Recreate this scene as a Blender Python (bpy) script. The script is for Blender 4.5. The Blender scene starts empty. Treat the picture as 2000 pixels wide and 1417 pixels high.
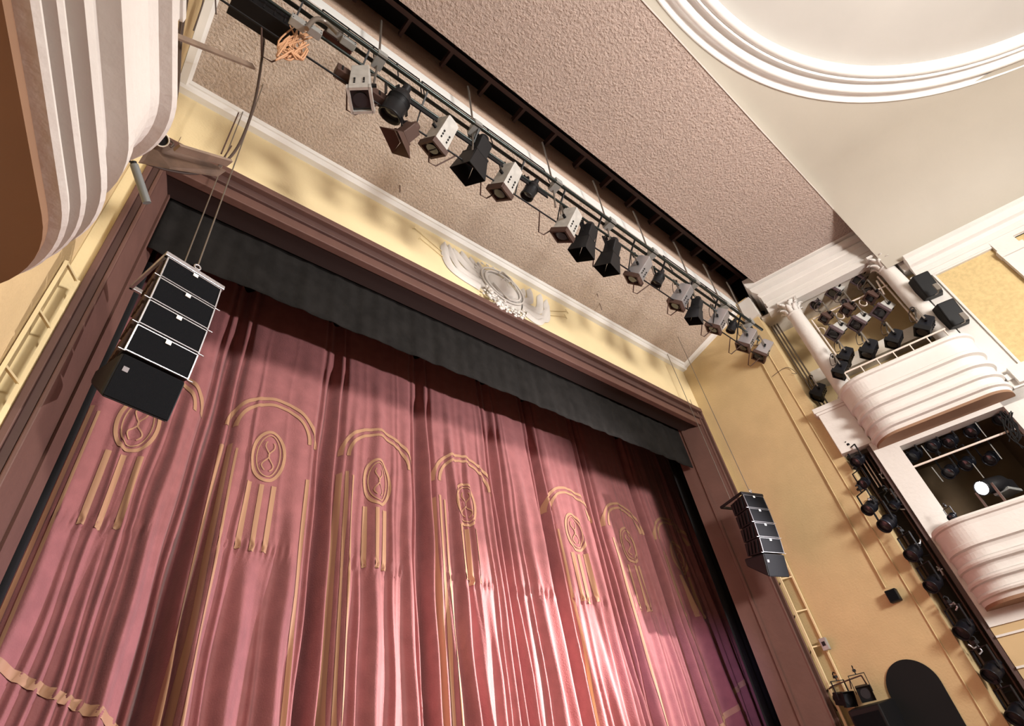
import bpy, math, random
from mathutils import Vector, Matrix
random.seed(7)
sc = bpy.context.scene
R_ = math.radians
COL = sc.collection

# ------------------------------------------------------------------ camera
# world: origin at the photographer's eye, +x along the proscenium, +y towards the stage, +z up
CR = ((0.76368258, -0.63067537, -0.13797641),
      (0.33983241,  0.57442067, -0.74468438),
      (0.5489106,   0.52181363,  0.65299899))      # rows: image right, image down, forward
FPX = 1095.84
cd = bpy.data.cameras.new('camera')
cam = bpy.data.objects.new('camera', cd); COL.objects.link(cam)
r, d, f = (Vector(v) for v in CR)
cam.matrix_world = Matrix(((r.x, -d.x, -f.x, 0), (r.y, -d.y, -f.y, 0), (r.z, -d.z, -f.z, 0), (0, 0, 0, 1)))
cd.sensor_width = 36; cd.lens = 36*FPX/2000; cd.clip_start = 0.05; cd.clip_end = 200
sc.camera = cam

# ------------------------------------------------------------------ world, lights, exposure
sc.view_settings.view_transform = 'Standard'; sc.view_settings.look = 'None'
sc.view_settings.exposure = 0.0; sc.view_settings.gamma = 1.0; sc.view_settings.use_curve_mapping = False
sc.cycles.use_denoising = True; sc.cycles.max_bounces = 8; sc.cycles.diffuse_bounces = 2
sc.cycles.sample_clamp_indirect = 6
wd = bpy.data.worlds.new('world'); sc.world = wd; wd.use_nodes = True
wd.node_tree.nodes['Background'].inputs[0].default_value = (1, .93, .85, 1)
wd.node_tree.nodes['Background'].inputs[1].default_value = 0.05

def lamp(name, kind, loc, power, col, aim=None, **kw):
    l = bpy.data.lights.new(name, kind); l.energy = power; l.color = col
    for k, v in kw.items(): setattr(l, k, v)
    o = bpy.data.objects.new(name, l); COL.objects.link(o); o.location = loc
    if aim is not None:
        o.rotation_euler = (Vector(aim)-Vector(loc)).to_track_quat('-Z', 'Y').to_euler()
    return o
# the hall chandelier hangs under the ceiling circle, behind the frame
lamp('chandelier_light', 'AREA', (6.5, -7.5, 4.1), 1150, (1, .955, .90), aim=(5.6, 5, 6.4), shape='DISK', size=2.2)
lamp('frieze_fill_light', 'AREA', (5.0, -10.5, 4.2), 900, (1, .95, .88), aim=(5.6, 5, 6.6), shape='RECTANGLE', size=8, size_y=1.5)  # added soft fill, brightens the frieze without bar shadows
lamp('chandelier_glow', 'POINT', (5.2, -7.3, 6.2), 170, (1, .955, .90), shadow_soft_size=.5)
# follow spot in the lower opening of the right box, aimed at the curtain
SPOT = (12.02, 1.08, 3.52)
lamp('follow_spot_light', 'SPOT', (11.42, 1.44, 3.52), 3600, (1, .92, .92), aim=(5.0, 7, 2.2), spot_size=R_(94), spot_blend=.6, shadow_soft_size=.05)
lamp('follow_spot_core', 'SPOT', (11.42, 1.44, 3.52), 15000, (1, .99, .96), aim=(6.4, 7, 1.8), spot_size=R_(36), spot_blend=1, shadow_soft_size=.05)

lamp('violet_side_light', 'SPOT', (-.4, 1.5, 3.1), 4200, (.66, .52, 1), aim=(10.8, 7, 1.9), spot_size=R_(15), spot_blend=1, shadow_soft_size=.1)
lamp('violet_cross_light', 'SPOT', (11.42, 1.5, 4.0), 1700, (.55, .45, 1), aim=(-.2, 7, 1.0), spot_size=R_(26), spot_blend=1, shadow_soft_size=.1)

# ------------------------------------------------------------------ pixel helpers (photo taken as 2000 x 1417)
def ray(px, py):
    a, b = px-1000, py-708.5
    return r*a + d*b + f*FPX
def at(px, py, ax, v):
    q = ray(px, py); return q*(v/q[ax])
def onplane(px, py, n, p):
    q = ray(px, py); n = Vector(n); return q*(n.dot(Vector(p))/n.dot(q))

# ------------------------------------------------------------------ materials
MATS = {}
def mat(name, col, rough=.7, metal=0, bump=0, bscale=40, var=0, vscale=6, emit=None, estr=0, sheen=0, detail=4, col2=None, mscale=None, spec=.5):
    if name in MATS: return MATS[name]
    m = bpy.data.materials.new(name); m.use_nodes = True
    nt = m.node_tree; b = nt.nodes['Principled BSDF']
    b.inputs['Base Color'].default_value = (*col, 1); b.inputs['Roughness'].default_value = rough
    b.inputs['Metallic'].default_value = metal; b.inputs['Specular IOR Level'].default_value = spec
    if sheen:
        b.inputs['Sheen Weight'].default_value = sheen
    tc = nt.nodes.new('ShaderNodeTexCoord')
    if var or col2:
        n = nt.nodes.new('ShaderNodeTexNoise'); n.inputs['Scale'].default_value = vscale; n.inputs['Detail'].default_value = detail
        nt.links.new(tc.outputs['Object'], n.inputs['Vector'])
        rp = nt.nodes.new('ShaderNodeValToRGB')
        c2 = col2 or tuple(c*(1-var) for c in col)
        rp.color_ramp.elements[0].position = .35; rp.color_ramp.elements[1].position = .65
        rp.color_ramp.elements[0].color = (*c2, 1); rp.color_ramp.elements[1].color = (*col, 1)
        nt.links.new(n.outputs['Fac'], rp.inputs[0]); nt.links.new(rp.outputs[0], b.inputs['Base Color'])
    if bump:
        n2 = nt.nodes.new('ShaderNodeTexNoise'); n2.inputs['Scale'].default_value = bscale; n2.inputs['Detail'].default_value = 3
        nt.links.new(tc.outputs['Object'], n2.inputs['Vector'])
        bp = nt.nodes.new('ShaderNodeBump'); bp.inputs['Strength'].default_value = 1; bp.inputs['Distance'].default_value = bump
        nt.links.new(n2.outputs['Fac'], bp.inputs['Height']); nt.links.new(bp.outputs[0], b.inputs['Normal'])
    if emit:
        b.inputs['Emission Color'].default_value = (*emit, 1); b.inputs['Emission Strength'].default_value = estr
    MATS[name] = m; return m
yellow = mat('yellow_paint', (.90, .74, .44), .75, bump=.004, bscale=25, var=.06, vscale=1.5)
ochre = mat('ochre_paint', (.66, .49, .26), .8, bump=.004, bscale=30, var=.08, vscale=2)
panelyel = mat('yellow_wall_fabric', (.70, .52, .25), .85, bump=.006, bscale=60, var=.16, vscale=14)
white = mat('white_plaster', (.76, .72, .68), .6, bump=.004, bscale=18, var=.05, vscale=2)
stain = mat('stained_white_plaster', (.82, .76, .69), .65, bump=.004, bscale=18, col2=(.55, .47, .38), vscale=1.3)
cream = mat('cream_ceiling_paint', (.50, .455, .385), .7, bump=.004, bscale=5, var=.05, vscale=.8)
cream2 = mat('grey_cream_paint', (.48, .45, .415), .7, var=.05, vscale=.8)
popcorn = mat('rough_cast_plaster', (.66, .54, .45), .9, bump=.03, bscale=28, var=.22, vscale=28)
popcorn2 = mat('rough_cast_plaster_brown', (.55, .43, .375), .9, bump=.035, bscale=26, var=.22, vscale=26)
darkpop = mat('slot_plaster', (.62, .45, .35), .9, bump=.03, bscale=20)
brown = mat('brown_wood', (.135, .066, .052), .55, bump=.003, bscale=12, var=.12, vscale=3)
brown_d = mat('dark_brown_wood', (.085, .042, .036), .55, var=.15, vscale=3)
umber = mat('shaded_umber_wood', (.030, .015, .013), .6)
charcoal = mat('charcoal_cloth', (.017, .0155, .0145), .9, bump=.01, bscale=9, var=.3, vscale=5, spec=.1)
black = mat('black_paint', (.006, .006, .007), .5, spec=.25)
blackcloth = mat('black_cloth', (.003, .0025, .003), .95)  # drape cloth; also stands for the darkness in the arched doorway
blackm = mat('black_metal', (.013, .013, .015), .45, metal=.2, spec=.3)
navy = mat('blue_black_metal', (.009, .010, .015), .35, metal=.3, spec=.35)
greym = mat('grey_painted_metal', (.42, .43, .42), .4, metal=.3, var=.15, vscale=8)
warmgrey = mat('warm_grey_metal', (.62, .60, .57), .4, metal=.15, var=.18, vscale=9)
dsilver = mat('dull_dark_silver', (.12, .12, .13), .6, metal=.3)
silver = mat('silver_metal', (.62, .62, .66), .32, metal=.8)
pipegreen = mat('dark_green_pipe', (.035, .045, .042), .3, metal=.6)
steel = mat('raw_steel', (.30, .27, .24), .4, metal=.8)
rust = mat('brown_rust_metal', (.085, .045, .035), .6, metal=.2)
shelfwood = mat('dark_board', (.13, .075, .05), .7, var=.4, vscale=6)
wood = mat('bare_board', (.27, .19, .14), .7, var=.3, vscale=5)
copper = mat('orange_cable', (.66, .36, .20), .5)
darkcable = mat('dark_cable', (.07, .045, .035), .6)
redvel = mat('rose_velvet', (.335, .122, .122), .65, sheen=.25, var=.16, vscale=5, bump=.004, bscale=50, spec=.2)
gold = mat('gold_satin', (.43, .235, .135), .55, sheen=.2, spec=.25)
lens = mat('glass_lens', (.03, .03, .035), .12, spec=.5)
tagw = mat('white_label', (.8, .8, .78), .6)
grille = mat('speaker_grille', (.004, .0045, .006), .8, bump=.004, bscale=160, spec=.12)
lit = mat('lit_lamp', (1, 1, 1), .5, emit=(1, .97, 1), estr=60)
pinkwood = mat('pale_rail_paint', (.80, .68, .60), .5)
tan = mat('tan_wall_paint', (.62, .45, .24), .75, var=.08, vscale=2)
brightw = mat('bright_white_plaster', (.93, .92, .90), .5)
soffitm = mat('brown_soffit_shade', (.30, .17, .10), .8, var=.1, vscale=2)  # brown shade under the balconies, put into the soffit colour
floorm = mat('parquet_brown', (.26, .12, .075), .4, var=.3, vscale=4)
purple = mat('purple_brown_metal', (.13, .09, .10), .45, metal=.3)
greytube = mat('grey_tube', (.16, .17, .17), .45)

# ------------------------------------------------------------------ mesh helper
class MB:
    def __init__(s): s.v = []; s.f = []; s.sm = []; s.M = Matrix.Identity(4)
    def add(s, vs, fs, smooth=False):
        o = len(s.v); s.v += [tuple(s.M @ Vector(p)) for p in vs]
        s.f += [tuple(i+o for i in q) for q in fs]; s.sm += [smooth]*len(fs); return s
    def box(s, x0, x1, y0, y1, z0, z1, taper=None):
        vs = [(x, y, z) for z in (z0, z1) for y in (y0, y1) for x in (x0, x1)]
        return s.add(vs, [(0,2,3,1),(4,5,7,6),(0,1,5,4),(2,6,7,3),(0,4,6,2),(1,3,7,5)])
    def hexa(s, vs): return s.add(vs, [(0,2,3,1),(4,5,7,6),(0,1,5,4),(2,6,7,3),(0,4,6,2),(1,3,7,5)])
    def bar(s, a, b, w, h=None, up=(0,0,1)):
        a, b = Vector(a), Vector(b); h = h or w; t = (b-a).normalized(); up = Vector(up)
        if abs(t.dot(up)) > .98: up = Vector((1,0,0))
        x = t.cross(up).normalized()*w/2; y = x.normalized().cross(t)*h/2
        return s.hexa([a-x-y, a+x-y, a-x+y, a+x+y, b-x-y, b+x-y, b-x+y, b+x+y])
    def tube(s, pts, rad, n=8, cap=True):
        pts = [Vector(p) for p in pts]; rs = rad if isinstance(rad, (list, tuple)) else [rad]*len(pts)
        t0 = (pts[1]-pts[0]).normalized(); up = Vector((0,0,1)) if abs(t0.z) < .9 else Vector((1,0,0))
        x = t0.cross(up).normalized(); vs = []; fs = []
        for i, p in enumerate(pts):
            t = (pts[min(i+1, len(pts)-1)]-pts[max(i-1, 0)]).normalized()
            x = (x - t*x.dot(t)).normalized(); y = t.cross(x)
            for k in range(n):
                a = 2*math.pi*k/n; vs.append(p+(x*math.cos(a)+y*math.sin(a))*rs[i])
        for i in range(len(pts)-1):
            for k in range(n):
                k2 = (k+1) % n; fs.append((i*n+k, i*n+k2, (i+1)*n+k2, (i+1)*n+k))
        s.add(vs, fs, True)
        if cap:
            m = len(pts)-1
            s.add(vs[:n], [tuple(range(n))[::-1]]); s.add(vs[m*n:], [tuple(range(n))])
        return s
    def cyl(s, a, b, ra, rb=None, n=16): return s.tube([a, b], [ra, ra if rb is None else rb], n)
    def lathe(s, prof, n=24, smooth=True, sx=1, sy=1, arc=None):
        vs = []; fs = []; m = len(prof)
        for k in range(n):
            a = 2*math.pi*k/n
            for (rr, z) in prof: vs.append((rr*math.cos(a)*sx, rr*math.sin(a)*sy, z))
        for k in range(n):
            k2 = (k+1) % n
            for i in range(m-1): fs.append((k*m+i, k2*m+i, k2*m+i+1, k*m+i+1))
        return s.add(vs, fs, smooth)
    def sweep(s, path, prof, closed=False, smooth=False):
        """path: list of (point, outward dir) ; prof: list of (out, up)"""
        m = len(prof); vs = []; fs = []
        for p, o in path:
            p = Vector(p); o = Vector(o)
            for (u, z) in prof: vs.append(p+o*u+Vector((0, 0, z)))
        for i in range(len(path)-1):
            for k in range(m-1): fs.append((i*m+k, (i+1)*m+k, (i+1)*m+k+1, i*m+k+1))
        s.add(vs, fs, smooth)
        s.add(vs[:m], [tuple(range(m))]); s.add(vs[-m:], [tuple(range(m))[::-1]])
        return s
    def prism(s, poly, ext):
        """poly: 3-D points, ext: extrusion vector"""
        n = len(poly); e = Vector(ext); vs = [Vector(p) for p in poly]+[Vector(p)+e for p in poly]
        return s.add(vs, [tuple(range(n))[::-1], tuple(range(n, 2*n))]+[(i, (i+1) % n, n+(i+1) % n, n+i) for i in range(n)])
    def sphere(s, c, rad, n=10, m=6, sc_=(1,1,1)):
        c = Vector(c); vs = [c+Vector((0,0,rad*sc_[2]))]; fs = []
        for i in range(1, m):
            th = math.pi*i/m
            for k in range(n):
                a = 2*math.pi*k/n; vs.append(c+Vector((math.sin(th)*math.cos(a)*rad*sc_[0], math.sin(th)*math.sin(a)*rad*sc_[1], math.cos(th)*rad*sc_[2])))
        vs.append(c-Vector((0,0,rad*sc_[2]))); L = len(vs)-1
        for k in range(n): fs.append((0, 1+k, 1+(k+1) % n)); fs.append((L, L-n+(k+1) % n, L-n+k))
        for i in range(m-2):
            for k in range(n): fs.append((1+i*n+k, 1+(i+1)*n+k, 1+(i+1)*n+(k+1) % n, 1+i*n+(k+1) % n))
        return s.add(vs, fs, True)
    def grid(s, nx, ny, fn, smooth=True):
        vs = [fn(i/(nx-1), j/(ny-1)) for j in range(ny) for i in range(nx)]
        return s.add(vs, [(j*nx+i, j*nx+i+1, (j+1)*nx+i+1, (j+1)*nx+i) for j in range(ny-1) for i in range(nx-1)], smooth)
    def build(s, name, m, parent=None, label=None, bevel=0, kind=None):
        me = bpy.data.meshes.new(name); me.from_pydata(s.v, [], s.f); me.update()
        me.polygons.foreach_set('use_smooth', s.sm); me.materials.append(m)
        o = bpy.data.objects.new(name, me); COL.objects.link(o)
        if parent is not None: o.parent = parent
        if label: o['label'] = label
        if kind: o['kind'] = kind
        if bevel:
            b = o.modifiers.new('bevel', 'BEVEL'); b.width = bevel; b.segments = 2; b.limit_method = 'ANGLE'
        return o
def tag(o, label, cat, group=None):
    o['label'] = label; o['category'] = cat
    if group: o['group'] = group
    return o
def thing(name, label, cat, loc=(0,0,0), rotz=0, group=None):
    o = bpy.data.objects.new(name, None); COL.objects.link(o); o.location = loc; o.rotation_euler = (0, 0, rotz)
    o.empty_display_size = .1
    return tag(o, label, cat, group)
def struct(name, mb, m, label=None, bevel=0):
    o = mb.build(name, m, None, label, bevel); o['kind'] = 'structure'; return o
def dup(root, loc=None, rotz=None, label=None, group=None):
    c = root.copy(); COL.objects.link(c)
    if loc is not None: c.location = loc
    if rotz is not None: c.rotation_euler = (0, 0, rotz)
    if label: c['label'] = label
    if group: c['group'] = group
    for ch in list(root.children):
        e = ch.copy(); COL.objects.link(e); e.parent = c
        for g in list(ch.children):
            h = g.copy(); COL.objects.link(h); h.parent = e
    return c

XC = 5.51
FY = 5.0          # face of the proscenium wall
CORZ = 8.9        # underside of the cornice at the proscenium wall
# ================================================================== THE SHELL
# ---- floor and stage floor
struct('floor', MB().box(-6, 17, -16, 4.6, -1.75, -1.6), floorm)
struct('trim_9', MB().box(-3, 14, 4.6, 9, -1.6, -.6), floorm, 'stage floor and its front edge')
# ---- proscenium wall: yellow frieze, narrow strips either side
FL, FR = -.46, 11.48      # outside edges of the brown frame
FT = 7.5                  # top of the brown frame
mb = MB()
mb.box(-.62, 11.64, FY, FY+.35, FT-.02, 9.6)
mb.box(-.62, FL+.01, FY, FY+.35, -1.6, FT); mb.box(FR-.01, 11.64, FY, FY+.35, -1.6, FT)
struct('wall_stage', mb, yellow)
# stage house behind the curtain
mb = MB(); mb.box(-2.5, 13.5, 8.8, 9, -1, 11); mb.box(-2.6, -2.5, 5.3, 9, -1, 11); mb.box(13.5, 13.6, 5.3, 9, -1, 11); mb.box(-2.6, 13.6, 5.3, 9, 11, 11.1)
mb.box(-2.6, -.6, 5.3, 5.4, -1, 11); mb.box(11.62, 13.6, 5.3, 5.4, -1, 11); mb.box(-.7, 11.7, 5.3, 5.4, 9.3, 11)
struct('wall_stage_house', mb, blackcloth)

# ---- brown portal frame
frame = thing('proscenium_frame', 'wide brown wooden frame around the stage opening below the yellow frieze', 'frame', (0, 0, 0))
frame['kind'] = 'structure'
frame.name = 'trim_1'
JL, JR, JY = -.06, 11.06, 5.75
mb = MB()
prof = [(0, 0), (0, .05), (.045, .05), (.06, .02), (.11, .02), (.13, .06), (.17, .06)]
def frame_band(x0, zt, proj):  # moulded band, outer corner x0 (left) mirrored, top zt
    pass
# header mouldings (three stepped bands)
for (z0, z1, yy, m_, nm) in ((7.40, 7.52, FY-.10, brown, 'header_moulding'), (7.30, 7.40, FY-.02, brown_d, 'header_groove'), (7.20, 7.30, FY-.06, brown_d, 'header_fillet'), (7.02, 7.20, FY-.02, brown, 'header_moulding')):
    MB().box(FL, FR, yy, FY+.1, z0, z1).build(nm, m_, frame, bevel=.012)
# jamb mouldings
for sgn, xo in ((1, FL), (-1, FR)):
    for (a, b, yy, m_, nm) in ((0, .06, FY-.09, brown, 'jamb_moulding'), (.06, .13, FY-.03, brown_d, 'jamb_groove'), (.13, .17, FY-.05, brown, 'jamb_fillet')):
        xs = sorted((xo+sgn*a, xo+sgn*b))
        MB().box(xs[0], xs[1], yy, FY+.2, -1.6, 7.40).build(nm, m_, frame, bevel=.01)
    xi = JL if sgn > 0 else JR; xs_ = xo+sgn*.17
    mb = MB(); mb.prism([(xs_, FY-.01, -1.6), (xi, JY, -1.6), (xi-sgn*.5, JY+.02, -1.6), (xs_-sgn*.1, FY+.3, -1.6)], (0, 0, 9.4))
    mb.build('reveal_panel', brown, frame)
    # raised inner fillet that runs down the reveal
    p0_ = Vector((xs_, FY, 0)).lerp(Vector((xi, JY, 0)), .55); p1_ = Vector((xs_, FY, 0)).lerp(Vector((xi, JY, 0)), .62)
    nrm = Vector((sgn*.8, -.55, 0)).normalized()*.03
    MB().prism([p0_+Vector((0, 0, -1.6)), p1_+Vector((0, 0, -1.6)), p1_+nrm+Vector((0, 0, -1.6)), p0_+nrm+Vector((0, 0, -1.6))], (0, 0, 9.2)).build('reveal_fillet', brown, frame)
MB().box(FL+.1, FR-.1, FY+.0, 5.44, 7.06, 7.2).build('header_soffit', umber, frame); MB().box(-.3, 11.3, 5.44, JY+.2, 7.6, 7.7).build('header_soffit', umber, frame)

# ---- rough-cast ceiling 1 (slopes up towards the hall), the slot, rough-cast ceiling 2
def cz(y): return CORZ+.3*(5-y)
PE = 3.06
mb = MB()
mb.hexa([(-.75, FY+.3, cz(FY+.3)), (11.9, FY+.3, cz(FY+.3)), (-.95, PE, cz(PE)), (12.0, PE, cz(PE)), (-.75, FY+.3, 9.6), (11.9, FY+.3, 9.6), (-.95, PE, 10.1), (12.0, PE, 10.1)])
c1 = struct('ceiling_stage_side', mb, popcorn)
mb = MB(); mb.box(-.8, 11.85, PE-.03, PE, cz(PE)-.0, cz(PE)+.34)
struct('trim_2', mb, brightw, 'white painted lip along the edge of the lighting slot')
mb = MB(); mb.box(-1.2, 12.3, PE-.02, PE+.25, cz(PE)+.34, 11.1)
struct('ceiling_slot_face', mb, darkpop)
mb = MB(); mb.box(-1.2, 12.4, .5, 3.3, 11.3, 11.4); mb.box(-1.2, 12.4, .7, .8, 9.9, 11.4)
mb.box(-1.3, -1.2, .5, 3.3, 9.5, 11.4); mb.box(12.4, 12.5, .5, 3.3, 9.5, 11.4)
struct('ceiling_slot_void', mb, black)
# timber joists seen inside the slot
jo = thing('slot_joists', 'dark timber joists inside the ceiling slot above the light bar', 'beam', (0, 0, 0))
for i in range(15):
    x = .2+i*.85
    MB().bar((x, PE-.05, 10.75), (x+.1, 1.2, 10.75), .06, .16).build('joist', brown_d, jo)
MB().bar((-1, 2.62, 10.62), (12.3, 2.62, 10.62), .08, .12).build('joist', brown_d, jo)
# panel 2
mb = MB(); P2Y0, P2Y1, P2Z = .045, 2.33, 9.75
mb.hexa([(-1.35, P2Y0, P2Z), (12.4, P2Y0, P2Z), (-1.2, P2Y1, P2Z), (12.2, P2Y1, P2Z), (-1.35, P2Y0, P2Z+.25), (12.4, P2Y0, P2Z+.25), (-1.2, P2Y1, P2Z+.25), (12.2, P2Y1, P2Z+.25)])
struct('ceiling_hall_side', mb, popcorn2)
mb = MB(); mb.box(-1.35, 12.4, P2Y0-.02, P2Y0, P2Z-.012, P2Z+.2)
struct('trim_3', mb, white, 'thin white edge between rough ceiling and smooth ceiling')

# ---- near side walls (ochre) between proscenium and boxes
def nearwall(side):
    sx = lambda x: x if side > 0 else 2*XC-x
    mb = MB(); mb.prism([(sx(11.62), FY+.1, -1.6), (sx(11.76), 2.72, -1.6), (sx(12.3), 2.72, -1.6), (sx(12.3), FY+.1, -1.6)], (0, 0, 11.3))
    return mb
struct('wall_right', nearwall(1), ochre); struct('wall_left', nearwall(-1), ochre)
# cap of the wall end at the slot
for sd, nm in ((1, 'trim_4'), (-1, 'trim_5')):
    x = 11.70 if sd > 0 else 2*XC-11.70-.2
    struct(nm, MB().box(x, x+.2, 2.66, 2.99, 9.0, 9.62), white, 'white block at the ceiling end of the side wall')
# ---- white cornice around ceiling 1
mb = MB()
cp = [(0, 0), (-.10, 0), (-.13, .03), (-.15, .07), (-.17, .075), (-.2, .12), (-.2, .2), (0, .2)]
def corn(pts, inw, name, lab):
    """pts: two ends; inw: inward unit vectors; the profile follows the slope"""
    m_ = MB(); m = len(cp); vs = []; 
    for p, o in zip(pts, inw):
        for (u, z) in cp: vs.append(Vector(p)-Vector(o)*u+Vector((0, 0, z-.12)))
    m_.add(vs, [(k, m+k, m+(k+1) % m, (k+1) % m) for k in range(m)]); m_.add(vs[:m], [tuple(range(m))]); m_.add(vs[m:], [tuple(range(m))[::-1]])
    return struct(name, m_, brightw, lab)
corn([(-.62, FY, CORZ+.06), (11.64, FY, CORZ+.06)], [(.0, -1, 0)]*2, 'trim_6', 'white cornice along the top of the yellow frieze')
corn([(11.62, FY, CORZ+.06), (11.74, PE-.02, cz(PE)+.06)], [(-1, 0, 0)]*2, 'trim_7', 'white cornice climbing along the right side wall')
corn([(2*XC-11.62, FY, CORZ+.06), (2*XC-11.74, PE-.02, cz(PE)+.06)], [(1, 0, 0)]*2, 'trim_8', 'white cornice climbing along the left side wall')

# ================================================================== BOX SIDES (frame: a along wall to the hall, b out into the hall)
TH = R_(16); P0 = Vector((11.68, 2.54, 0)); EA = Vector((math.sin(TH), -math.cos(TH), 0)); EB = Vector((-math.cos(TH), -math.sin(TH), 0))
def W(a, b, z, side=1):
    p = P0+EA*a+EB*b; x = p.x if side > 0 else 2*XC-p.x
    return Vector((x, p.y, z))
def WM(px, py, b=0):
    q = ray(px, py); o = P0+EB*b; q = q*(EB.dot(o)/EB.dot(q)); w = q-o
    return w.dot(EA), q.z
def wbox(mb, a0, a1, b0, b1, z0, z1, side=1):
    mb.hexa([W(a, b, z, side) for z in (z0, z1) for b in (b0, b1) for a in (a0, a1)]); return mb
BALPROF = [(.56, .0), (.66, .0), (.675, -.035), (.66, -.07), (.61, -.085), (.59, -.16), (.59, -.44), (.605, -.46), (.605, -.55), (.53, -.565), (.505, -.62), (.50, -.78),
           (.60, -.81), (.61, -.845), (.60, -.88), (.525, -.89), (.51, -.91), (.51, -.94), (.575, -.955), (.58, -.98), (.57, -1.0), (.51, -1.01), (.505, -1.03), (.55, -1.045), (.555, -1.07), (.54, -1.09), (.50, -1.10), (.40, -1.105), (0, -1.105)]
BALPROF_R = [(.56, .0), (.66, .0), (.675, -.035), (.66, -.07), (.61, -.085), (.595, -.14), (.59, -.36), (.605, -.38), (.605, -.44), (.53, -.455), (.505, -.50), (.50, -.60),
           (.595, -.635), (.605, -.67), (.59, -.70), (.51, -.71), (.485, -.75), (.48, -.84), (.565, -.87), (.575, -.90), (.56, -.93), (.485, -.94), (.465, -.98), (.46, -1.05), (.54, -1.075), (.55, -1.10), (.53, -1.13), (.45, -1.14), (.42, -1.20), (.34, -1.23), (0, -1.23)]
def balcony(side, z1, a0, a1, lab, grp, rad=.50):
    """bulging parapet with stepped mouldings; every offset follows a rounded rectangle"""
    mb = MB(); n = 14; rows = []
    for (b, z) in (BALPROF if rad > .5 else BALPROF_R):
        ins = (.66-b)*.30; A0, A1 = a0+ins, a1-ins; rr = min(rad, b) if b > 0 else 0; row = []
        row.append((A0, -.02))
        for k in range(n+1):
            t = math.pi/2*k/n; row.append((A0+rr*(1-math.cos(t)), b-rr+rr*math.sin(t) if b > 0 else 0))
        for k in range(n+1):
            t = math.pi/2*(1-k/n); row.append((A1-rr*(1-math.cos(t)), b-rr+rr*math.sin(t) if b > 0 else 0))
        row.append((A1, -.02)); rows.append([W(a, bb, z1+z, side) for a, bb in row])
    m = len(rows[0]); vs = [p for row in rows for p in row]
    mb.add(vs, [(i*m+k, i*m+k+1, (i+1)*m+k+1, (i+1)*m+k) for i in range(len(rows)-1) for k in range(m-1)], False)
    # floor inside the parapet
    mb.add(rows[0], [tuple(range(m))])
    o = mb.build('balcony', white, None)
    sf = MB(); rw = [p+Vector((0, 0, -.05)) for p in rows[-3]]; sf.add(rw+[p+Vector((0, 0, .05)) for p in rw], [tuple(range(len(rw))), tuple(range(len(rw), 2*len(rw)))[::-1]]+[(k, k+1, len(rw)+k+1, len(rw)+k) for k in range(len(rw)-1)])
    sf.build('soffit', soffitm, o, 'underside panel with the brown shade in its colour')
    for p in o.data.polygons: p.use_smooth = False
    return tag(o, lab, 'balcony', grp)
Z1U, Z1L = 6.06, 3.06
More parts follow.
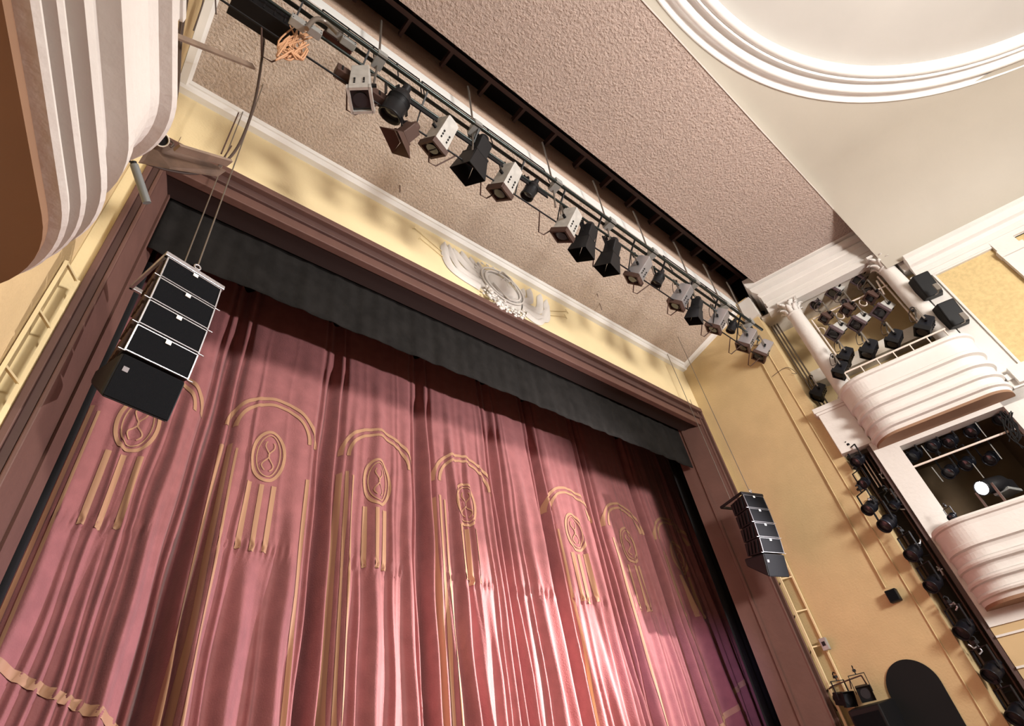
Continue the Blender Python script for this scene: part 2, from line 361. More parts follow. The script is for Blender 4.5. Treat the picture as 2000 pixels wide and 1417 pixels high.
def side_wall(side):
    S = side; R = 'right' if S > 0 else 'left'
    # white wall face with the two openings
    mb = MB()
    wbox(mb, .34, .76, -.25, 0, 1.6, 5.0, S)                 # pilaster between slot and lower opening
    wbox(mb, .76, 2.95, -.25, 0, 4.72, 5.0, S)              # band above lower opening
    wbox(mb, .76, 2.95, -.25, 0, 1.6, 2.95, S)
    wbox(mb, 2.50, 3.15, -.25, 0, 1.6, 5.25, S)
    wbox(mb, 2.80, 3.15, -.25, 0, 5.2, 8.0, S)              # pilaster right of the column
    wbox(mb, 3.15, 19, -.25, 0, 1.6, 5.25, S)
    wbox(mb, 3.15, 19, -.25, 0, 7.80, 8.3, S)
    wbox(mb, 4.24, 4.62, -.25, .05, 5.2, 7.9, S); wbox(mb, 4.20, 4.66, -.25, .09, 7.45, 7.62, S)
    wbox(mb, 4.62, 19, -.25, 0, 7.8, 8.3, S)
    struct('wall_%s_boxes' % R, mb, white)
    # tan lower wall with plank-like lines
    mb = MB(); wbox(mb, .34, 19, -.25, -.03, -1.6, 1.60, S); struct('wall_%s_lower' % R, mb, tan)
    mb = MB()
    for z in (1.45, 1.02, .62): wbox(mb, .34, 10, -.03, .0, z, z+.03, S)
    struct('baseboard_%s' % R, mb, white, 'thin pale dado strips on the tan lower wall')
    # yellow wall panels
    mb = MB(); wbox(mb, 3.15, 4.24, -.2, -.03, 5.2, 7.82, S); wbox(mb, 4.62, 19, -.2, -.03, 5.2, 7.82, S)
    struct('wall_%s_panels' % R, mb, panelyel)
    # panel edge mouldings
    mb = MB()
    wbox(mb, 3.13, 3.17, -.02, .03, 5.25, 7.82, S); wbox(mb, 4.21, 4.25, -.02, .07, 5.25, 7.5, S); wbox(mb, 3.15, 4.24, -.02, .03, 5.22, 5.27, S); wbox(mb, 3.15, 4.24, -.03, .03, 7.78, 7.83, S)
    struct('trim_1%s' % ('0' if S > 0 else '1'), mb, white, 'white moulding framing the yellow wall panel')
    # belt course right of the upper balcony
    mb = MB(); wbox(mb, 2.80, 19, -.1, .10, 5.08, 5.20, S); wbox(mb, 2.80, 19, -.1, .06, 4.92, 5.08, S); wbox(mb, 2.9, 3.2, -.1, .16, 4.95, 5.28, S)
    struct('trim_1%s' % ('2' if S > 0 else '3'), mb, white, 'white belt course below the yellow wall panel')
    # recess behind the upper opening
    mb = MB()
    wbox(mb, -.3, 3.3, -1.25, -1.1, 4.9, 9.9, S)
    wbox(mb, 2.80, 2.95, -1.25, -.2, 4.9, 9.0, S)
    struct('wall_%s_recess' % R, mb, ochre)
    mb = MB(); wbox(mb, -.1, 3.0, -1.1, -.22, 8.93, 9.0, S); struct('ceiling_%s_recess' % R, mb, stain)
    mb = MB(); wbox(mb, .2, 2.8, -1.1, -.72, 7.05, 7.35, S); struct('trim_1%s' % ('4' if S > 0 else '5'), mb, stain, 'grey beam crossing the back of the upper box')
    mb = MB(); wbox(mb, -.10, 2.95, -1.2, -.16, 4.98, 5.05, S); struct('floor_%s_box' % R, mb, stain)
    # recess behind the lower opening : dark room
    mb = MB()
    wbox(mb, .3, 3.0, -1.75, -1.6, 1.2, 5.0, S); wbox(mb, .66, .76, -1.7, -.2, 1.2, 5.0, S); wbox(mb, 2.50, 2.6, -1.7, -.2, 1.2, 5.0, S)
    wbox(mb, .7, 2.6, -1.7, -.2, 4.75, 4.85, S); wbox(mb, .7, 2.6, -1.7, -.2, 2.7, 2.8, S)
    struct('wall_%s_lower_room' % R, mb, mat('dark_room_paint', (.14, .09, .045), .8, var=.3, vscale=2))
    # slot recess
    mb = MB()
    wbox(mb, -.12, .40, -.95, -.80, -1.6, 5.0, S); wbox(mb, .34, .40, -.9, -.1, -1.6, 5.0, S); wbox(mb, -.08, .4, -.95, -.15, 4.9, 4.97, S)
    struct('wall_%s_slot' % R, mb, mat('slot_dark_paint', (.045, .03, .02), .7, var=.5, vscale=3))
    # entablature of the box
    mb = MB()
    path = [(W(-.02, -.25, 0, S), W(-.02, -1.25, 0, S)-W(-.02, -.25, 0, S))]
    def ring(off): return [W(.12-off, -1.0, 0, S), W(.12-off, off, 0, S), W(2.80+off, off, 0, S), W(2.80+off, -1.0, 0, S)]
    prof = [(.0, 8.95), (.17, 8.95), (.17, 9.05), (.18, 9.05), (.18, 9.15), (.20, 9.16), (.20, 9.36), (.22, 9.38), (.24, 9.46), (.21, 9.46), (.21, 9.50), (.31, 9.56), (.33, 9.66), (.28, 9.66), (.28, 9.69), (.36, 9.72), (.38, 9.84), (.38, 9.97), (0, 9.97)]
    rows = [[Vector((p.x, p.y, z)) for p in ring(o-.2)] for o, z in prof]
    m = 4; mb.add([p for rw in rows for p in rw], [(i*m+k, i*m+k+1, (i+1)*m+k+1, (i+1)*m+k) for i in range(len(rows)-1) for k in range(3)])
    mb.add(rows[0], [(0, 1, 2, 3)])
    wbox(mb, .1, 2.85, -.25, 0, 8.86, 9.0, S)
    struct('trim_1%s' % ('6' if S > 0 else '7'), mb, white, 'white entablature and cornice over the box columns')
    mb = MB(); wbox(mb, 2.80, 2.95, -.25, .02, 8.2, 9.95, S); struct('wall_%s_upper' % R, mb, white)
    # wall cornice at the foot of the cove
    prof = [(0, 7.82), (.04, 7.82), (.05, 7.92), (.07, 7.93), (.07, 8.03), (.09, 8.05), (.13, 8.12), (.10, 8.14), (.17, 8.18), (.22, 8.24), (.24, 8.31), (.21, 8.32), (.26, 8.36), (.26, 8.42), (0, 8.42)]
    mb = MB(); m = len(prof); vs = [W(a, b, z, S) for a in (2.9, 19) for b, z in prof]
    mb.add(vs, [(k, m+k, m+k+1, k+1) for k in range(m-1)]); mb.add(vs[:m], [tuple(range(m))])
    struct('trim_%s' % ('18' if S > 0 else '19'), mb, white, 'white wall cornice at the foot of the ceiling cove')
    # cove
    mb = MB(); n = 20
    vs = []
    for e_ in (0, 1):
        for k in range(n+1):
            t = math.pi/2*k/n; b = .12+2.1*(1-math.cos(t)); vs.append(W(19 if e_ else 2.6-.287*b, b, 8.40+1.55*math.sin(t), S))
    mb.add(vs, [(k, n+1+k, n+2+k, k+1) for k in range(n)], True)
    struct('ceiling_%s_cove' % R, mb, cream)
    # pedestal beside the upper balcony
    ped = MB(); wbox(ped, -.17, .40, -.25, .02, 4.98, 5.92, S); wbox(ped, -.22, .45, -.25, .08, 5.95, 6.06, S); wbox(ped, -.20, .43, -.25, .05, 5.90, 5.96, S)
    tag(ped.build('pedestal', white, None, bevel=.008), 'white plaster pedestal block left of the upper balcony' if S > 0 else 'white plaster pedestal block on the left wall above the balcony', 'pedestal')
side_wall(1); side_wall(-1)
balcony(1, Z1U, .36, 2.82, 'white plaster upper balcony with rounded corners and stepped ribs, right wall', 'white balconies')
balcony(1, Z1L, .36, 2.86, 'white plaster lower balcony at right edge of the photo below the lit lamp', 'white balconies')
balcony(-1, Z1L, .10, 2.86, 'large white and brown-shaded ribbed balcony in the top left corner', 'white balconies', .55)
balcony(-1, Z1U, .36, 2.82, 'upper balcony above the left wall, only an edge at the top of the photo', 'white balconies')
# rear hall
mb = MB(); mb.box(-6, 17, -16.2, -16, -1.6, 10.4)
struct('wall_rear', mb, mat('rear_wall_red_brown', (.25, .14, .09), .8))

# ---- smooth hall ceiling with the round moulding
RC = Vector((5.2, -7.3, 9.95)); RO = 7.2
mb = MB()
n = 128; inner = []; outer = []
def hitx(ang):
    dx, dy = math.cos(ang), math.sin(ang); best = 99
    def seg(p, q):
        nonlocal best
        ex, ey = q[0]-p[0], q[1]-p[1]; den = dx*ey-dy*ex
        if abs(den) < 1e-9: return
        t = ((p[0]-RC.x)*ey-(p[1]-RC.y)*ex)/den; u = ((p[0]-RC.x)*dy-(p[1]-RC.y)*dx)/den
        if t > 0 and -1e-6 <= u <= 1+1e-6: best = min(best, t)
    A = W(1.96, 2.22, 0); B = W(19, 2.2, 0)
    C_ = W(1.96, 2.22, 0, -1); D = W(19, 2.2, 0, -1)
    poly = [(A.x+.0, P2Y0), (B.x, -16), (D.x, -16), (C_.x, P2Y0)]
    for i in range(4): seg(poly[i], poly[(i+1) % 4])
    return best
angs = sorted([2*math.pi*k/n for k in range(n)])
for a in angs:
    inner.append((RC.x+RO*math.cos(a), RC.y+RO*math.sin(a), RC.z)); t = max(hitx(a), RO+.01)
    outer.append((RC.x+t*math.cos(a), RC.y+t*math.sin(a), RC.z))
mb.add(inner+outer, [(k, (k+1) % n, n+(k+1) % n, n+k) for k in range(n)])
struct('ceiling_hall', mb, cream)
mb = MB(); mb.M = Matrix.Translation(RC)
mb.lathe([(0, .16), (6.6, .16)], 128, False)
struct('ceiling_circle', mb, cream2)
mb = MB(); mb.M = Matrix.Translation(RC)
mb.lathe([(6.58, .17), (6.57, .02), (6.585, -.03), (6.61, -.045), (6.66, -.05), (6.72, -.035), (6.735, .0), (6.75, .0), (6.755, -.03), (6.79, -.04), (6.80, .0), (6.82, .045), (6.88, .05), (6.90, .0), (6.92, -.03), (6.96, -.045), (7.02, -.03), (7.035, .03), (7.06, .05), (7.12, .045), (7.15, .0), (7.16, -.02), (7.19, -.02), (7.205, .005)], 160, True)
ro = tag(mb.build('ceiling_ring', brightw), 'large round white moulded ring on the smooth ceiling', 'moulding')
#@@PART2
# ================================================================== STAGE CURTAIN
CY = 7.0
CS = 1.09
rnd = random.Random(11)
centres = [q*CS for q in (.52, 2.0, 3.55, 5.11, 6.42, 7.58, 9.10, 10.72)]
bounds = [q*CS for q in (-.35, 1.28, 2.76, 4.32, 5.85, 6.92, 8.32, 9.92, 11.8)]
ridges = []       # (x, half-width, depth, drift, start height)
x = -.3
while x < 12.9:
    w = rnd.choice((.045, .06, .09, .12, .17)); ridges.append((x+w, w, w*rnd.uniform(.6, 1.5), rnd.uniform(-.012, .012), rnd.uniform(1.5, 7.5))); x += 2*w*rnd.uniform(.9, 1.15)
deep = [(b+rnd.uniform(-.03, .03), rnd.uniform(.06, .10), rnd.uniform(.40, .60)) for b in bounds[1:-1]]
deep += [(b+.19, .04, .20) for b in bounds[1:-1]] + [(b-.17, .045, .24) for b in bounds[1:-1]]
from bisect import bisect
def cfold(x, z):
    g = 0; t = (6.7-z)/6.5; t = max(0, min(1, t))
    amp = .22+1.25*t**.9
    wob = .018*math.sin(z*1.7+x*2)+.01*math.sin(z*3.9+x*7)
    for (c, w, dp, dr, zs) in ridges:
        dx = (x+wob-(c+dr*(6-z)))/w
        if -1 < dx < 1:
            e = (.5+.5*math.cos(math.pi*dx))
            s_ = 1 if z < zs else max(.25, 1-(z-zs)*.6)
            g -= dp*e*s_*amp
    for (c, w, dp) in deep:
        dx = (x+wob*.6-c)/w
        if abs(dx) < 2.5: g += dp*math.exp(-dx*dx)*(.25+.75*t**.6)
    # gathers where the applique is stitched across (belt height)
    for c in centres:
        if abs(x-c+.05) < .46 and abs(z-3.27) < .25:
            g += .02*math.sin(x*85+math.sin(z*30)*1.5)*math.exp(-((z-3.27)/.09)**2)
    return g
def cpt(x, z, off=0): return (x, CY+cfold(x, z)-off, z)
cur = thing('stage_curtain', 'tall rose velvet stage curtain in deep folds with gold applique, closed across the opening', 'curtain')
def ribbon(mb, pts, wds, off=.012, flat=None):
    """flat strip lying on the curtain: pts (x,z), width"""
    n = len(pts); vs = []; 
    for i, (x, z) in enumerate(pts):
        a = pts[max(i-1, 0)]; b = pts[min(i+1, n-1)]; tx, tz = b[0]-a[0], b[1]-a[1]; L = math.hypot(tx, tz) or 1
        nx, nz = -tz/L, tx/L; w = wds[i] if isinstance(wds, list) else wds
        for s in (-.5, -.25, 0, .25, .5): vs.append(cpt(x+nx*w*s, z+nz*w*s, off))
    mb.add(vs, [(i*5+k, i*5+k+1, (i+1)*5+k+1, (i+1)*5+k) for i in range(n-1) for k in range(4)], True)
def arc(cx, cz, rx, rz, a0, a1, n=36): return [(cx+rx*math.cos(R_(a0+(a1-a0)*i/n)), cz+rz*math.sin(R_(a0+(a1-a0)*i/n))) for i in range(n+1)]
for i, c in enumerate(centres):
    x0, x1 = bounds[i]-(.0 if i else .1), bounds[i+1]
    nx = int((x1-x0)/.013)
    mb = MB().grid(nx, 110, lambda u, v: cpt(x0+(x1-x0)*u, -.55+8.3*v))
    pan = mb.build('curtain_panel', redvel, cur)
    if i == 4: continue       # this width hangs in the folds, its applique hidden
    rr = .64
    z0 = 4.98
    a0_, a1_ = (0, 180)
    if i == 0: a0_, a1_ = 5, 70
    mb = MB(); ribbon(mb, arc(c, z0, rr, rr*.98, a0_, a1_), .055); ribbon(mb, arc(c, z0, rr-.11, (rr-.11)*.98, a0_, a1_), .05)
    mb.build('arch_trim', gold, pan)
    zo = 4.62; rx, rz = (.22, .39)
    mb = MB(); ribbon(mb, arc(c-.03, zo, rx, rz, 0, 360, 48), .045); ribbon(mb, arc(c-.03, zo, rx-.06, rz-.06, 0, 360, 40), .016, .014)
    mb.build('oval_medallion', gold, pan)
    mb = MB()
    for k in (-1, 1):
        ribbon(mb, [(c-.03+k*(.035+.05*math.sin(t*9)*(1-t*.4)), zo-.24+.46*t) for t in [j/30 for j in range(31)]], .018, .016)
    mb.build('scrollwork', gold, pan)
    for (dx, w, zt, zb) in ((-.64, .055, 4.66, -.5), (-.54, .04, 4.70, -.5), (-.46, .03, 4.62, -.5), (-.22, .065, 4.18, 3.25), (-.06, .06, 4.16, 3.22), (.11, .065, 4.18, 3.25), (.56, .05, 4.4, -.5)):
        if (dx < .5 or i == 1) and (i < 5 or dx > -.6):
            st = MB(); ribbon(st, [(c+dx, zt+(zb-zt)*j/50) for j in range(51)], w, .011); st.build('stripe_trim', gold, pan)
    if i in (0, 7):
        sw = [((-.3+1.75*j/40), 2.05-.75*(j/40)) for j in range(41)] if i == 0 else [(11.1+1.4*j/40, 1.25+.9*j/40) for j in range(41)]
        mb = MB(); ribbon(mb, sw, .085, .012); mb.build('hem_band', gold, pan)
# valance and maskings
def drape(name, x0, x1, y, z0, z1, m, lab, fr=9, amp=.03, cat='valance'):
    mb = MB().grid(int((x1-x0)/.03)+2, 14, lambda u, v: (x0+(x1-x0)*u, y+amp*(.4+.6*(1-v))*math.sin((x0+(x1-x0)*u)*fr+math.sin((x0+(x1-x0)*u)*3.1)*1.5)+.4*amp*math.sin((x0+(x1-x0)*u)*fr*2.7), z0+(z1-z0)*v+.006*math.sin(u*17)*(1-v)))
    o = mb.build(name, m); s = o.modifiers.new('thickness', 'SOLIDIFY'); s.thickness = .012
    return tag(o, lab, cat)
drape('valance', -.12, 11.08, 5.50, 6.06, 7.55, charcoal, 'charcoal cloth valance hanging across the top of the stage opening', 10, .012)
drape('side_masking', 11.09, 11.6, 6.02, -.6, 7.6, blackcloth, 'black side drape at the right edge of the rose curtain', 30, .02, 'drape')
drape('side_masking', -.6, .00, 6.02, -.6, 7.6, blackcloth, 'black side drape at the left edge of the rose curtain', 30, .02, 'drape')

# ================================================================== STUCCO EMBLEM on the frieze
em = thing('stucco_emblem', 'white stucco emblem with wings and oval shield on the yellow frieze', 'relief', (0, 0, 0))
EY = FY
def E(px, py):  # point on the wall seen at zoomed emblem coordinates
    q = at(780+px/4.7225, 420+py/4.7225, 1, EY); return q
def petal(pts0, pts1, h, name='feather', m=white):
    """leaf between two edge polylines (same count), domed by h"""
    n = len(pts0); vs = []
    for a, b in zip(pts0, pts1):
        for t, hh in ((0, 0), (.2, .75), (.5, 1), (.8, .75), (1, 0)):
            p = a.lerp(b, t); vs.append((p.x, EY-.012-h*hh, p.z))
    return MB().add(vs, [(i*5+k, i*5+k+1, (i+1)*5+k+1, (i+1)*5+k) for i in range(n-1) for k in range(4)], True).build(name, m, em)
def spl(pts, n=10):
    P = [Vector(p) for p in pts]; out = []
    for i in range(len(P)-1):
        p0, p1, p2, p3 = P[max(i-1, 0)], P[i], P[i+1], P[min(i+2, len(P)-1)]
        for k in range(n):
            t = k/n; out.append(.5*((2*p1)+(-p0+p2)*t+(2*p0-5*p1+4*p2-p3)*t*t+(-p0+3*p1-3*p2+p3)*t**3))
    out.append(P[-1]); return out
def feather(tip, mid, base, w0, w1, h=.05):
    c = spl([E(*tip), E(*mid), E(*base)], 8); n = len(c); A = []; B = []
    for i, p in enumerate(c):
        t = (c[min(i+1, n-1)]-c[max(i-1, 0)]).normalized(); nn = Vector((-t.z, 0, t.x)); u = i/(n-1)
        w = (w0*(1-u)+w1*u)*min(1, (u*6+.15)); A.append(p+nn*w); B.append(p-nn*w)
    petal(A, B, h)
for tip, mid, base, w0, w1 in (((405, 262), (470, 480), (735, 665), .09, .11), ((445, 285), (545, 480), (740, 625), .07, .09), ((485, 320), (610, 470), (745, 590), .08, .08), ((560, 345), (655, 470), (750, 560), .07, .07), ((640, 400), (700, 480), (755, 530), .07, .06), ((715, 445), (740, 490), (765, 520), .05, .05),
                               ((1345, 790), (1345, 960), (1120, 850), .08, .10), ((1290, 740), (1280, 880), (1120, 820), .09, .09), ((1190, 690), (1200, 790), (1105, 780), .09, .08), ((1370, 850), (1290, 990), (1160, 910), .07, .08), ((1130, 690), (1140, 740), (1100, 760), .06, .05)):
    feather(tip, mid, base, w0, w1)
def disc(cx, cy, rx, ry, ang, h, name, dome=1, ring=False):
    c = E(cx, cy); vs = [(c.x, EY-.02-h, c.z)]; n = 28; ca, sa = math.cos(R_(ang)), math.sin(R_(ang)); fs = []
    for (q, hh) in ((.35, .97), (.65, .82), (.88, .5), (1, 0)):
        for k in range(n):
            t = 2*math.pi*k/n; u, v = rx*q*math.cos(t), ry*q*math.sin(t)
            vs.append((c.x+u*ca-v*sa, EY-.0-(.02+h*hh if q < 1 else 0), c.z+u*sa+v*ca))
    for k in range(n): fs.append((0, 1+(k+1) % n, 1+k))
    for i in range(3):
        for k in range(n): fs.append((1+i*n+k, 1+i*n+(k+1) % n, 1+(i+1)*n+(k+1) % n, 1+(i+1)*n+k))
    return MB().add(vs, fs, True).build(name, white, em)
disc(920, 690, .60, .46, -8, .06, 'backing_shield')
disc(930, 680, .40, .30, -8, .12, 'oval_shield')
mb = MB()
for (rx, rz, rad) in ((.43, .33, .022), (.52, .40, .02)):
    c = E(930, 680); mb.tube([(c.x+rx*math.cos(t)*.99+rz*math.sin(t)*.14, EY-.09, c.z+rz*math.sin(t)-rx*math.cos(t)*.14) for t in [2*math.pi*k/40 for k in range(41)]], rad, 6)
mb.build('shield_rim', white, em)
# raised mask on the shield
mb = MB()
for pts in (((900, 640), (930, 630), (960, 655)), ((960, 655), (990, 650), (1010, 680)), ((950, 650), (965, 700), (985, 700)), ((880, 580), (910, 560), (950, 590), (1000, 640), (1040, 720)), ((830, 660), (900, 740), (980, 820), (1040, 810))):
    mb.tube([Vector((p.x, EY-.13, p.z)) for p in spl([E(*q) for q in pts], 6)], .016, 6)
mb.build('face_relief', white, em)
r2 = random.Random(3)
mb = MB()
for k in range(120):       # rosettes of the garland
    t = k/119; px = 770+350*t+r2.uniform(-24, 24); py = 715+235*t+r2.uniform(-40, 40)+45*math.sin(t*math.pi)
    p = E(px, py); mb.sphere((p.x, EY-r2.uniform(.07, .12), p.z), r2.uniform(.016, .04), 7, 5, (r2.uniform(.7, 1.5), .8, r2.uniform(.6, 1.3)))
mb.build('garland', white, em, kind='stuff')
mb = MB()
for k in range(22):       # curls round the shield
    a = 2*math.pi*k/22; c = E(900, 640); q = Vector((c.x+.55*math.cos(a), 0, c.z+.38*math.sin(a)-.08*math.cos(a)))
    mb.tube([(q.x+.035*math.cos(s)*(1-s/12), EY-.05-.004*s, q.z+.035*math.sin(s)*(1-s/12)) for s in [j*.6 for j in range(10)]], .011, 5)
mb.build('curls', white, em, kind='stuff')
for a, b in (((130, 120), (400, 350)), ((185, 215), (425, 412)), ((1375, 885), (1540, 890)), ((1375, 925), (1530, 940))):
    p, q = E(*a), E(*b); p.y = q.y = EY-.02
    mb = MB().tube([p, q], .008, 6); t = (q-p).normalized(); s = Vector((-t.z, 0, t.x))*.06; e = p if a[0] < 1000 else q; mb.tube([e-s, e+s], .008, 6)
    mb.build('spear', yellow, em)

# ================================================================== STAGE LIGHTS : prototypes (pitch of the beam built in)
def XR(t): return Matrix.Rotation(R_(t), 4, 'X')
def yoke(mb, hw, top, drop, w=.035):
    mb.bar((-hw, 0, drop), (-hw, 0, top), .012, w, (0, 1, 0)); mb.bar((hw, 0, drop), (hw, 0, top), .012, w, (0, 1, 0)); mb.box(-hw-.006, hw+.006, -w/2, w/2, top-.006, top+.006)
def clampm(mb, top):
    mb.cyl((0, 0, top), (0, 0, top+.06), .012, n=8); mb.box(-.03, .03, -.035, .035, top+.05, top+.09); mb.tube([(0, -.035, top+.08), (0, -.04, top+.13), (0, 0, top+.155), (0, .04, top+.13)], .012, 6)
def make_box(name, m, front, label, pitch=35, group=None, body=(.13, .145, .46), cat='stage light'):
    t = thing(name, label, cat, group=group); hx, hy, L = body; T = XR(pitch)
    b = MB(); b.M = T; z0, z1 = -L/2, L/2
    b.hexa([(-hx*.8, -hy*.85, z1), (hx*.8, -hy*.85, z1), (-hx*.8, hy*.85, z1), (hx*.8, hy*.85, z1), (-hx, -hy, z0), (hx, -hy, z0), (-hx, hy, z0), (hx, hy, z0)][4:] + [(-hx*.86, -hy*.86, z1), (hx*.86, -hy*.86, z1), (-hx*.86, hy*.86, z1), (hx*.86, hy*.86, z1)])
    b.box(-hx*.7, hx*.7, -hy*.7, hy*.7, z1, z1+.03)
    b.build('housing', m, t, bevel=.006)
    b = MB(); b.M = T
    for s in (-1, 1):
        for k in (-1, 0, 1): b.box(s*hx*.45-.012, s*hx*.45+.012, -hy-.004, -hy*.8, z0+.09+.05*(k+1), z0+.115+.05*(k+1))
    b.box(hx*.9, hx+.004, -.05, .05, z0+.10, z0+.13); b.box(hx*.88, hx, -.05, .05, z0+.17, z0+.19)
    b.build('vent', black, t)
    b = MB(); b.M = T; g = .02
    for (x0, x1, y0, y1) in ((-hx-g, -hx+.015, -hy-g, hy+g), (hx-.015, hx+g, -hy-g, hy+g), (-hx, hx, -hy-g, -hy+.015), (-hx, hx, hy-.015, hy+g)): b.box(x0, x1, y0, y1, z0-.075, z0+.01)
    b.build('colour_frame', front, t)
    b = MB(); b.M = T; b.box(-hx+.01, hx-.01, -hy+.01, hy-.01, z0-.03, z0-.02); b.cyl((0, 0, z0-.06), (0, 0, z0-.03), hx*.72, n=20); b.build('lens', lens, t)
    b = MB(); yoke(b, hx+.03, .34, 0, .03); b.build('yoke', steel, t)
    b = MB(); clampm(b, .34); b.build('clamp', blackm, t)
    b = MB(); b.M = T; b.cyl((hx, 0, 0), (hx+.06, 0, 0), .025, n=10); b.build('knob', black, t); b = MB(); b.M = T; b.cyl((-hx-.06, 0, 0), (-hx, 0, 0), .025, n=10); b.build('knob', black, t)
    b = MB(); b.tube(spl([(hx*.3, .05, .2), (hx, .12, .28), (.05, .08, .42), (-.1, .0, .44)], 5), .008, 5); b.build('cable', darkcable, t)
    return t
def make_par(name, m, label, pitch=35, group=None, rad=.115, L=.30, cat='stage light', pl=True):
    t = thing(name, label, cat, group=group); T = XR(pitch)
    b = MB(); b.M = T; b.lathe([(0, L*.62), (rad*.45, L*.6), (rad*.75, L*.5), (rad*.95, L*.3), (rad, L*.1), (rad, -L*.4), (rad*1.06, -L*.42), (rad*1.06, -L*.5), (rad*.92, -L*.5), (rad*.9, -L*.30)], 20); b.build('housing', m, t)
    b = MB(); b.M = T; b.lathe([(rad*.9, -L*.33), (rad*.5, -L*.38), (0, -L*.4)], 20); b.build('lens', lens, t)
    b = MB(); b.M = T; b.cyl((0, 0, L*.6), (0, 0, L*.82), rad*.42, rad*.38, 12); b.build('rear_cap', m, t)
    b = MB(); b.M = T
    for k in range(5): b.lathe([(rad*.97, L*(.02+.05*k)), (rad*1.05, L*(.03+.05*k)), (rad*.97, L*(.04+.05*k))], 20)
    b.build('cooling_fins', m, t)
    b = MB(); yoke(b, rad+.03, .28, 0, .028); b.build('yoke', blackm, t)
    b = MB(); clampm(b, .28); b.build('clamp', blackm, t)
    return t
def make_barn(name, m, label, pitch=35, group=None, cat='stage light', spread=.045, L=.30):
    t = thing(name, label, cat, group=group); T = XR(pitch); rad = .11
    b = MB(); b.M = T; b.box(-rad, rad, -rad, rad, -.06, .2); b.lathe([(0, .30), (rad*.6, .29), (rad*.9, .2)], 14); b.build('housing', m, t, bevel=.015)
    b = MB(); b.M = T; b.box(-.13, .13, -.13, .13, -.085, -.06); b.build('barn_door_frame', m, t)
    b = MB(); b.M = T; b.cyl((0, 0, -.09), (0, 0, -.08), .09, n=18); b.build('lens', lens, t)
    for sx, sy in ((1, 0), (-1, 0), (0, 1), (0, -1)):
        b = MB(); b.M = T@Matrix.Rotation(math.atan2(sy, sx), 4, 'Z')
        b.hexa([(.125, -.12, -.09), (.131, -.12, -.09), (.125, .12, -.09), (.131, .12, -.09), (.125+spread, -.128-spread, -.09-L), (.131+spread, -.128-spread, -.09-L), (.125+spread, .128+spread, -.09-L), (.131+spread, .128+spread, -.09-L)])
        b.build('barn_door', m, t)
    b = MB(); yoke(b, .15, .32, 0, .03); b.build('yoke', blackm, t)
    b = MB(); clampm(b, .32); b.build('clamp', blackm, t)
    return t
PR = {}
def place(kind, loc, rz, label, group=None, scale=1):
    if kind not in PR:
        o = PR[kind] = MAKERS[kind](label); 
    else: o = dup(PR[kind])
    o.location = loc; o.rotation_euler = (0, 0, R_(rz)); o.scale = (scale,)*3; o['label'] = label
    if group: o['group'] = group
    elif 'group' in o.keys(): del o['group']
    return o
MAKERS = {
 'white': lambda l: make_box('box_spotlight', warmgrey, rust, l, 38),
 'white_down': lambda l: make_box('box_spotlight', warmgrey, warmgrey, l, 4, body=(.13, .15, .60)),
 'bright': lambda l: make_box('box_spotlight', silver, rust, l, 48),
 'par': lambda l: make_par('par_light', blackm, l, 40),
 'barn': lambda l: make_barn('barn_door_light', blackm, l, 30),
 'brown_barn': lambda l: make_barn('barn_door_light', rust, l, 50, spread=.12, L=.16),
 'grey_small': lambda l: make_box('box_spotlight', warmgrey, purple, l, 58, body=(.12, .12, .30)),
 'purple': lambda l: make_par('par_light', purple, l, 70, rad=.12, L=.26),
 'dark_small': lambda l: make_box('box_spotlight', rust, rust, l, 60, body=(.09, .09, .2)),
 'pro_black': lambda l: make_box('moving_wash_light', navy, black, l, 50, body=(.15, .12, .26)),
 'wallpar': lambda l: make_par('par_light', navy, l, 62, rad=.10, L=.24),
 'lens_par': lambda l: make_barn('flood_light', black, l, 75, spread=.0, L=.05),
}
# ---- the light bar under the slot
TX0, TX1 = -.9, 11.35
bar = thing('lighting_truss', 'long dark lighting truss hanging under the ceiling slot', 'truss', (0, 0, 0))
A1, A2, C_1, D_1 = (2.70, 8.30), (2.84, 8.36), (2.88, 8.10), (3.07, 7.76)
for (y, z), rad in ((A1, .033), (A2, .03)): MB().tube([(TX0, y, z), (TX1, y, z)], rad, 10).build('main_pipe', pipegreen, bar)
MB().tube([(TX0, C_1[0], C_1[1]), (TX1, C_1[0], C_1[1])], .022, 8).build('middle_rail', pipegreen, bar)
MB().tube([(TX0, D_1[0], D_1[1]), (TX1+.1, D_1[0], D_1[1])], .014, 8).build('lower_rail', blackm, bar)
MB().box(1.9, 4.6, C_1[0], C_1[0]+.02, C_1[1]-.13, C_1[1]-.02).build('cable_tray', blackm, bar)
x = -.6; k = 0
while x < 11.3:
    MB().bar((x, A1[0], A1[1]), (x, C_1[0], C_1[1]), .02, .03).build('rung', blackm, bar)
    MB().bar((x, C_1[0], C_1[1]), (x, D_1[0], D_1[1]), .016, .016).build('rung', blackm, bar)
    x += .92; k += 1
for x in (.25, 1.35, 2.62, 3.55, 4.75, 6.05, 7.15, 8.2, 9.35, 10.4, 11.2):      # V-shaped outriggers below the lower rail
    MB().tube([(x-.22, D_1[0], D_1[1]), (x-.10, D_1[0]+.22, D_1[1]-.22), (x+.02, D_1[0]+.22, D_1[1]-.20), (x+.24, D_1[0], D_1[1])], .011, 6, True).build('outrigger', rust, bar)
for x in (1.42, 3.05, 4.75, 6.12, 7.35, 8.75, 9.9, 10.9):     # hanger rods up into the slot
    MB().tube([(x, 2.9, 7.85), (x+.01, 2.8, 8.5), (x-.02, 2.72, 9.5), (x-.02, 2.72, 9.72)], .016, 6).build('hanger_rod', steel, bar)
    MB().box(x-.07, x+.07, 2.66, 2.88, 8.27, 8.39).build('pipe_bracket', greym, bar)
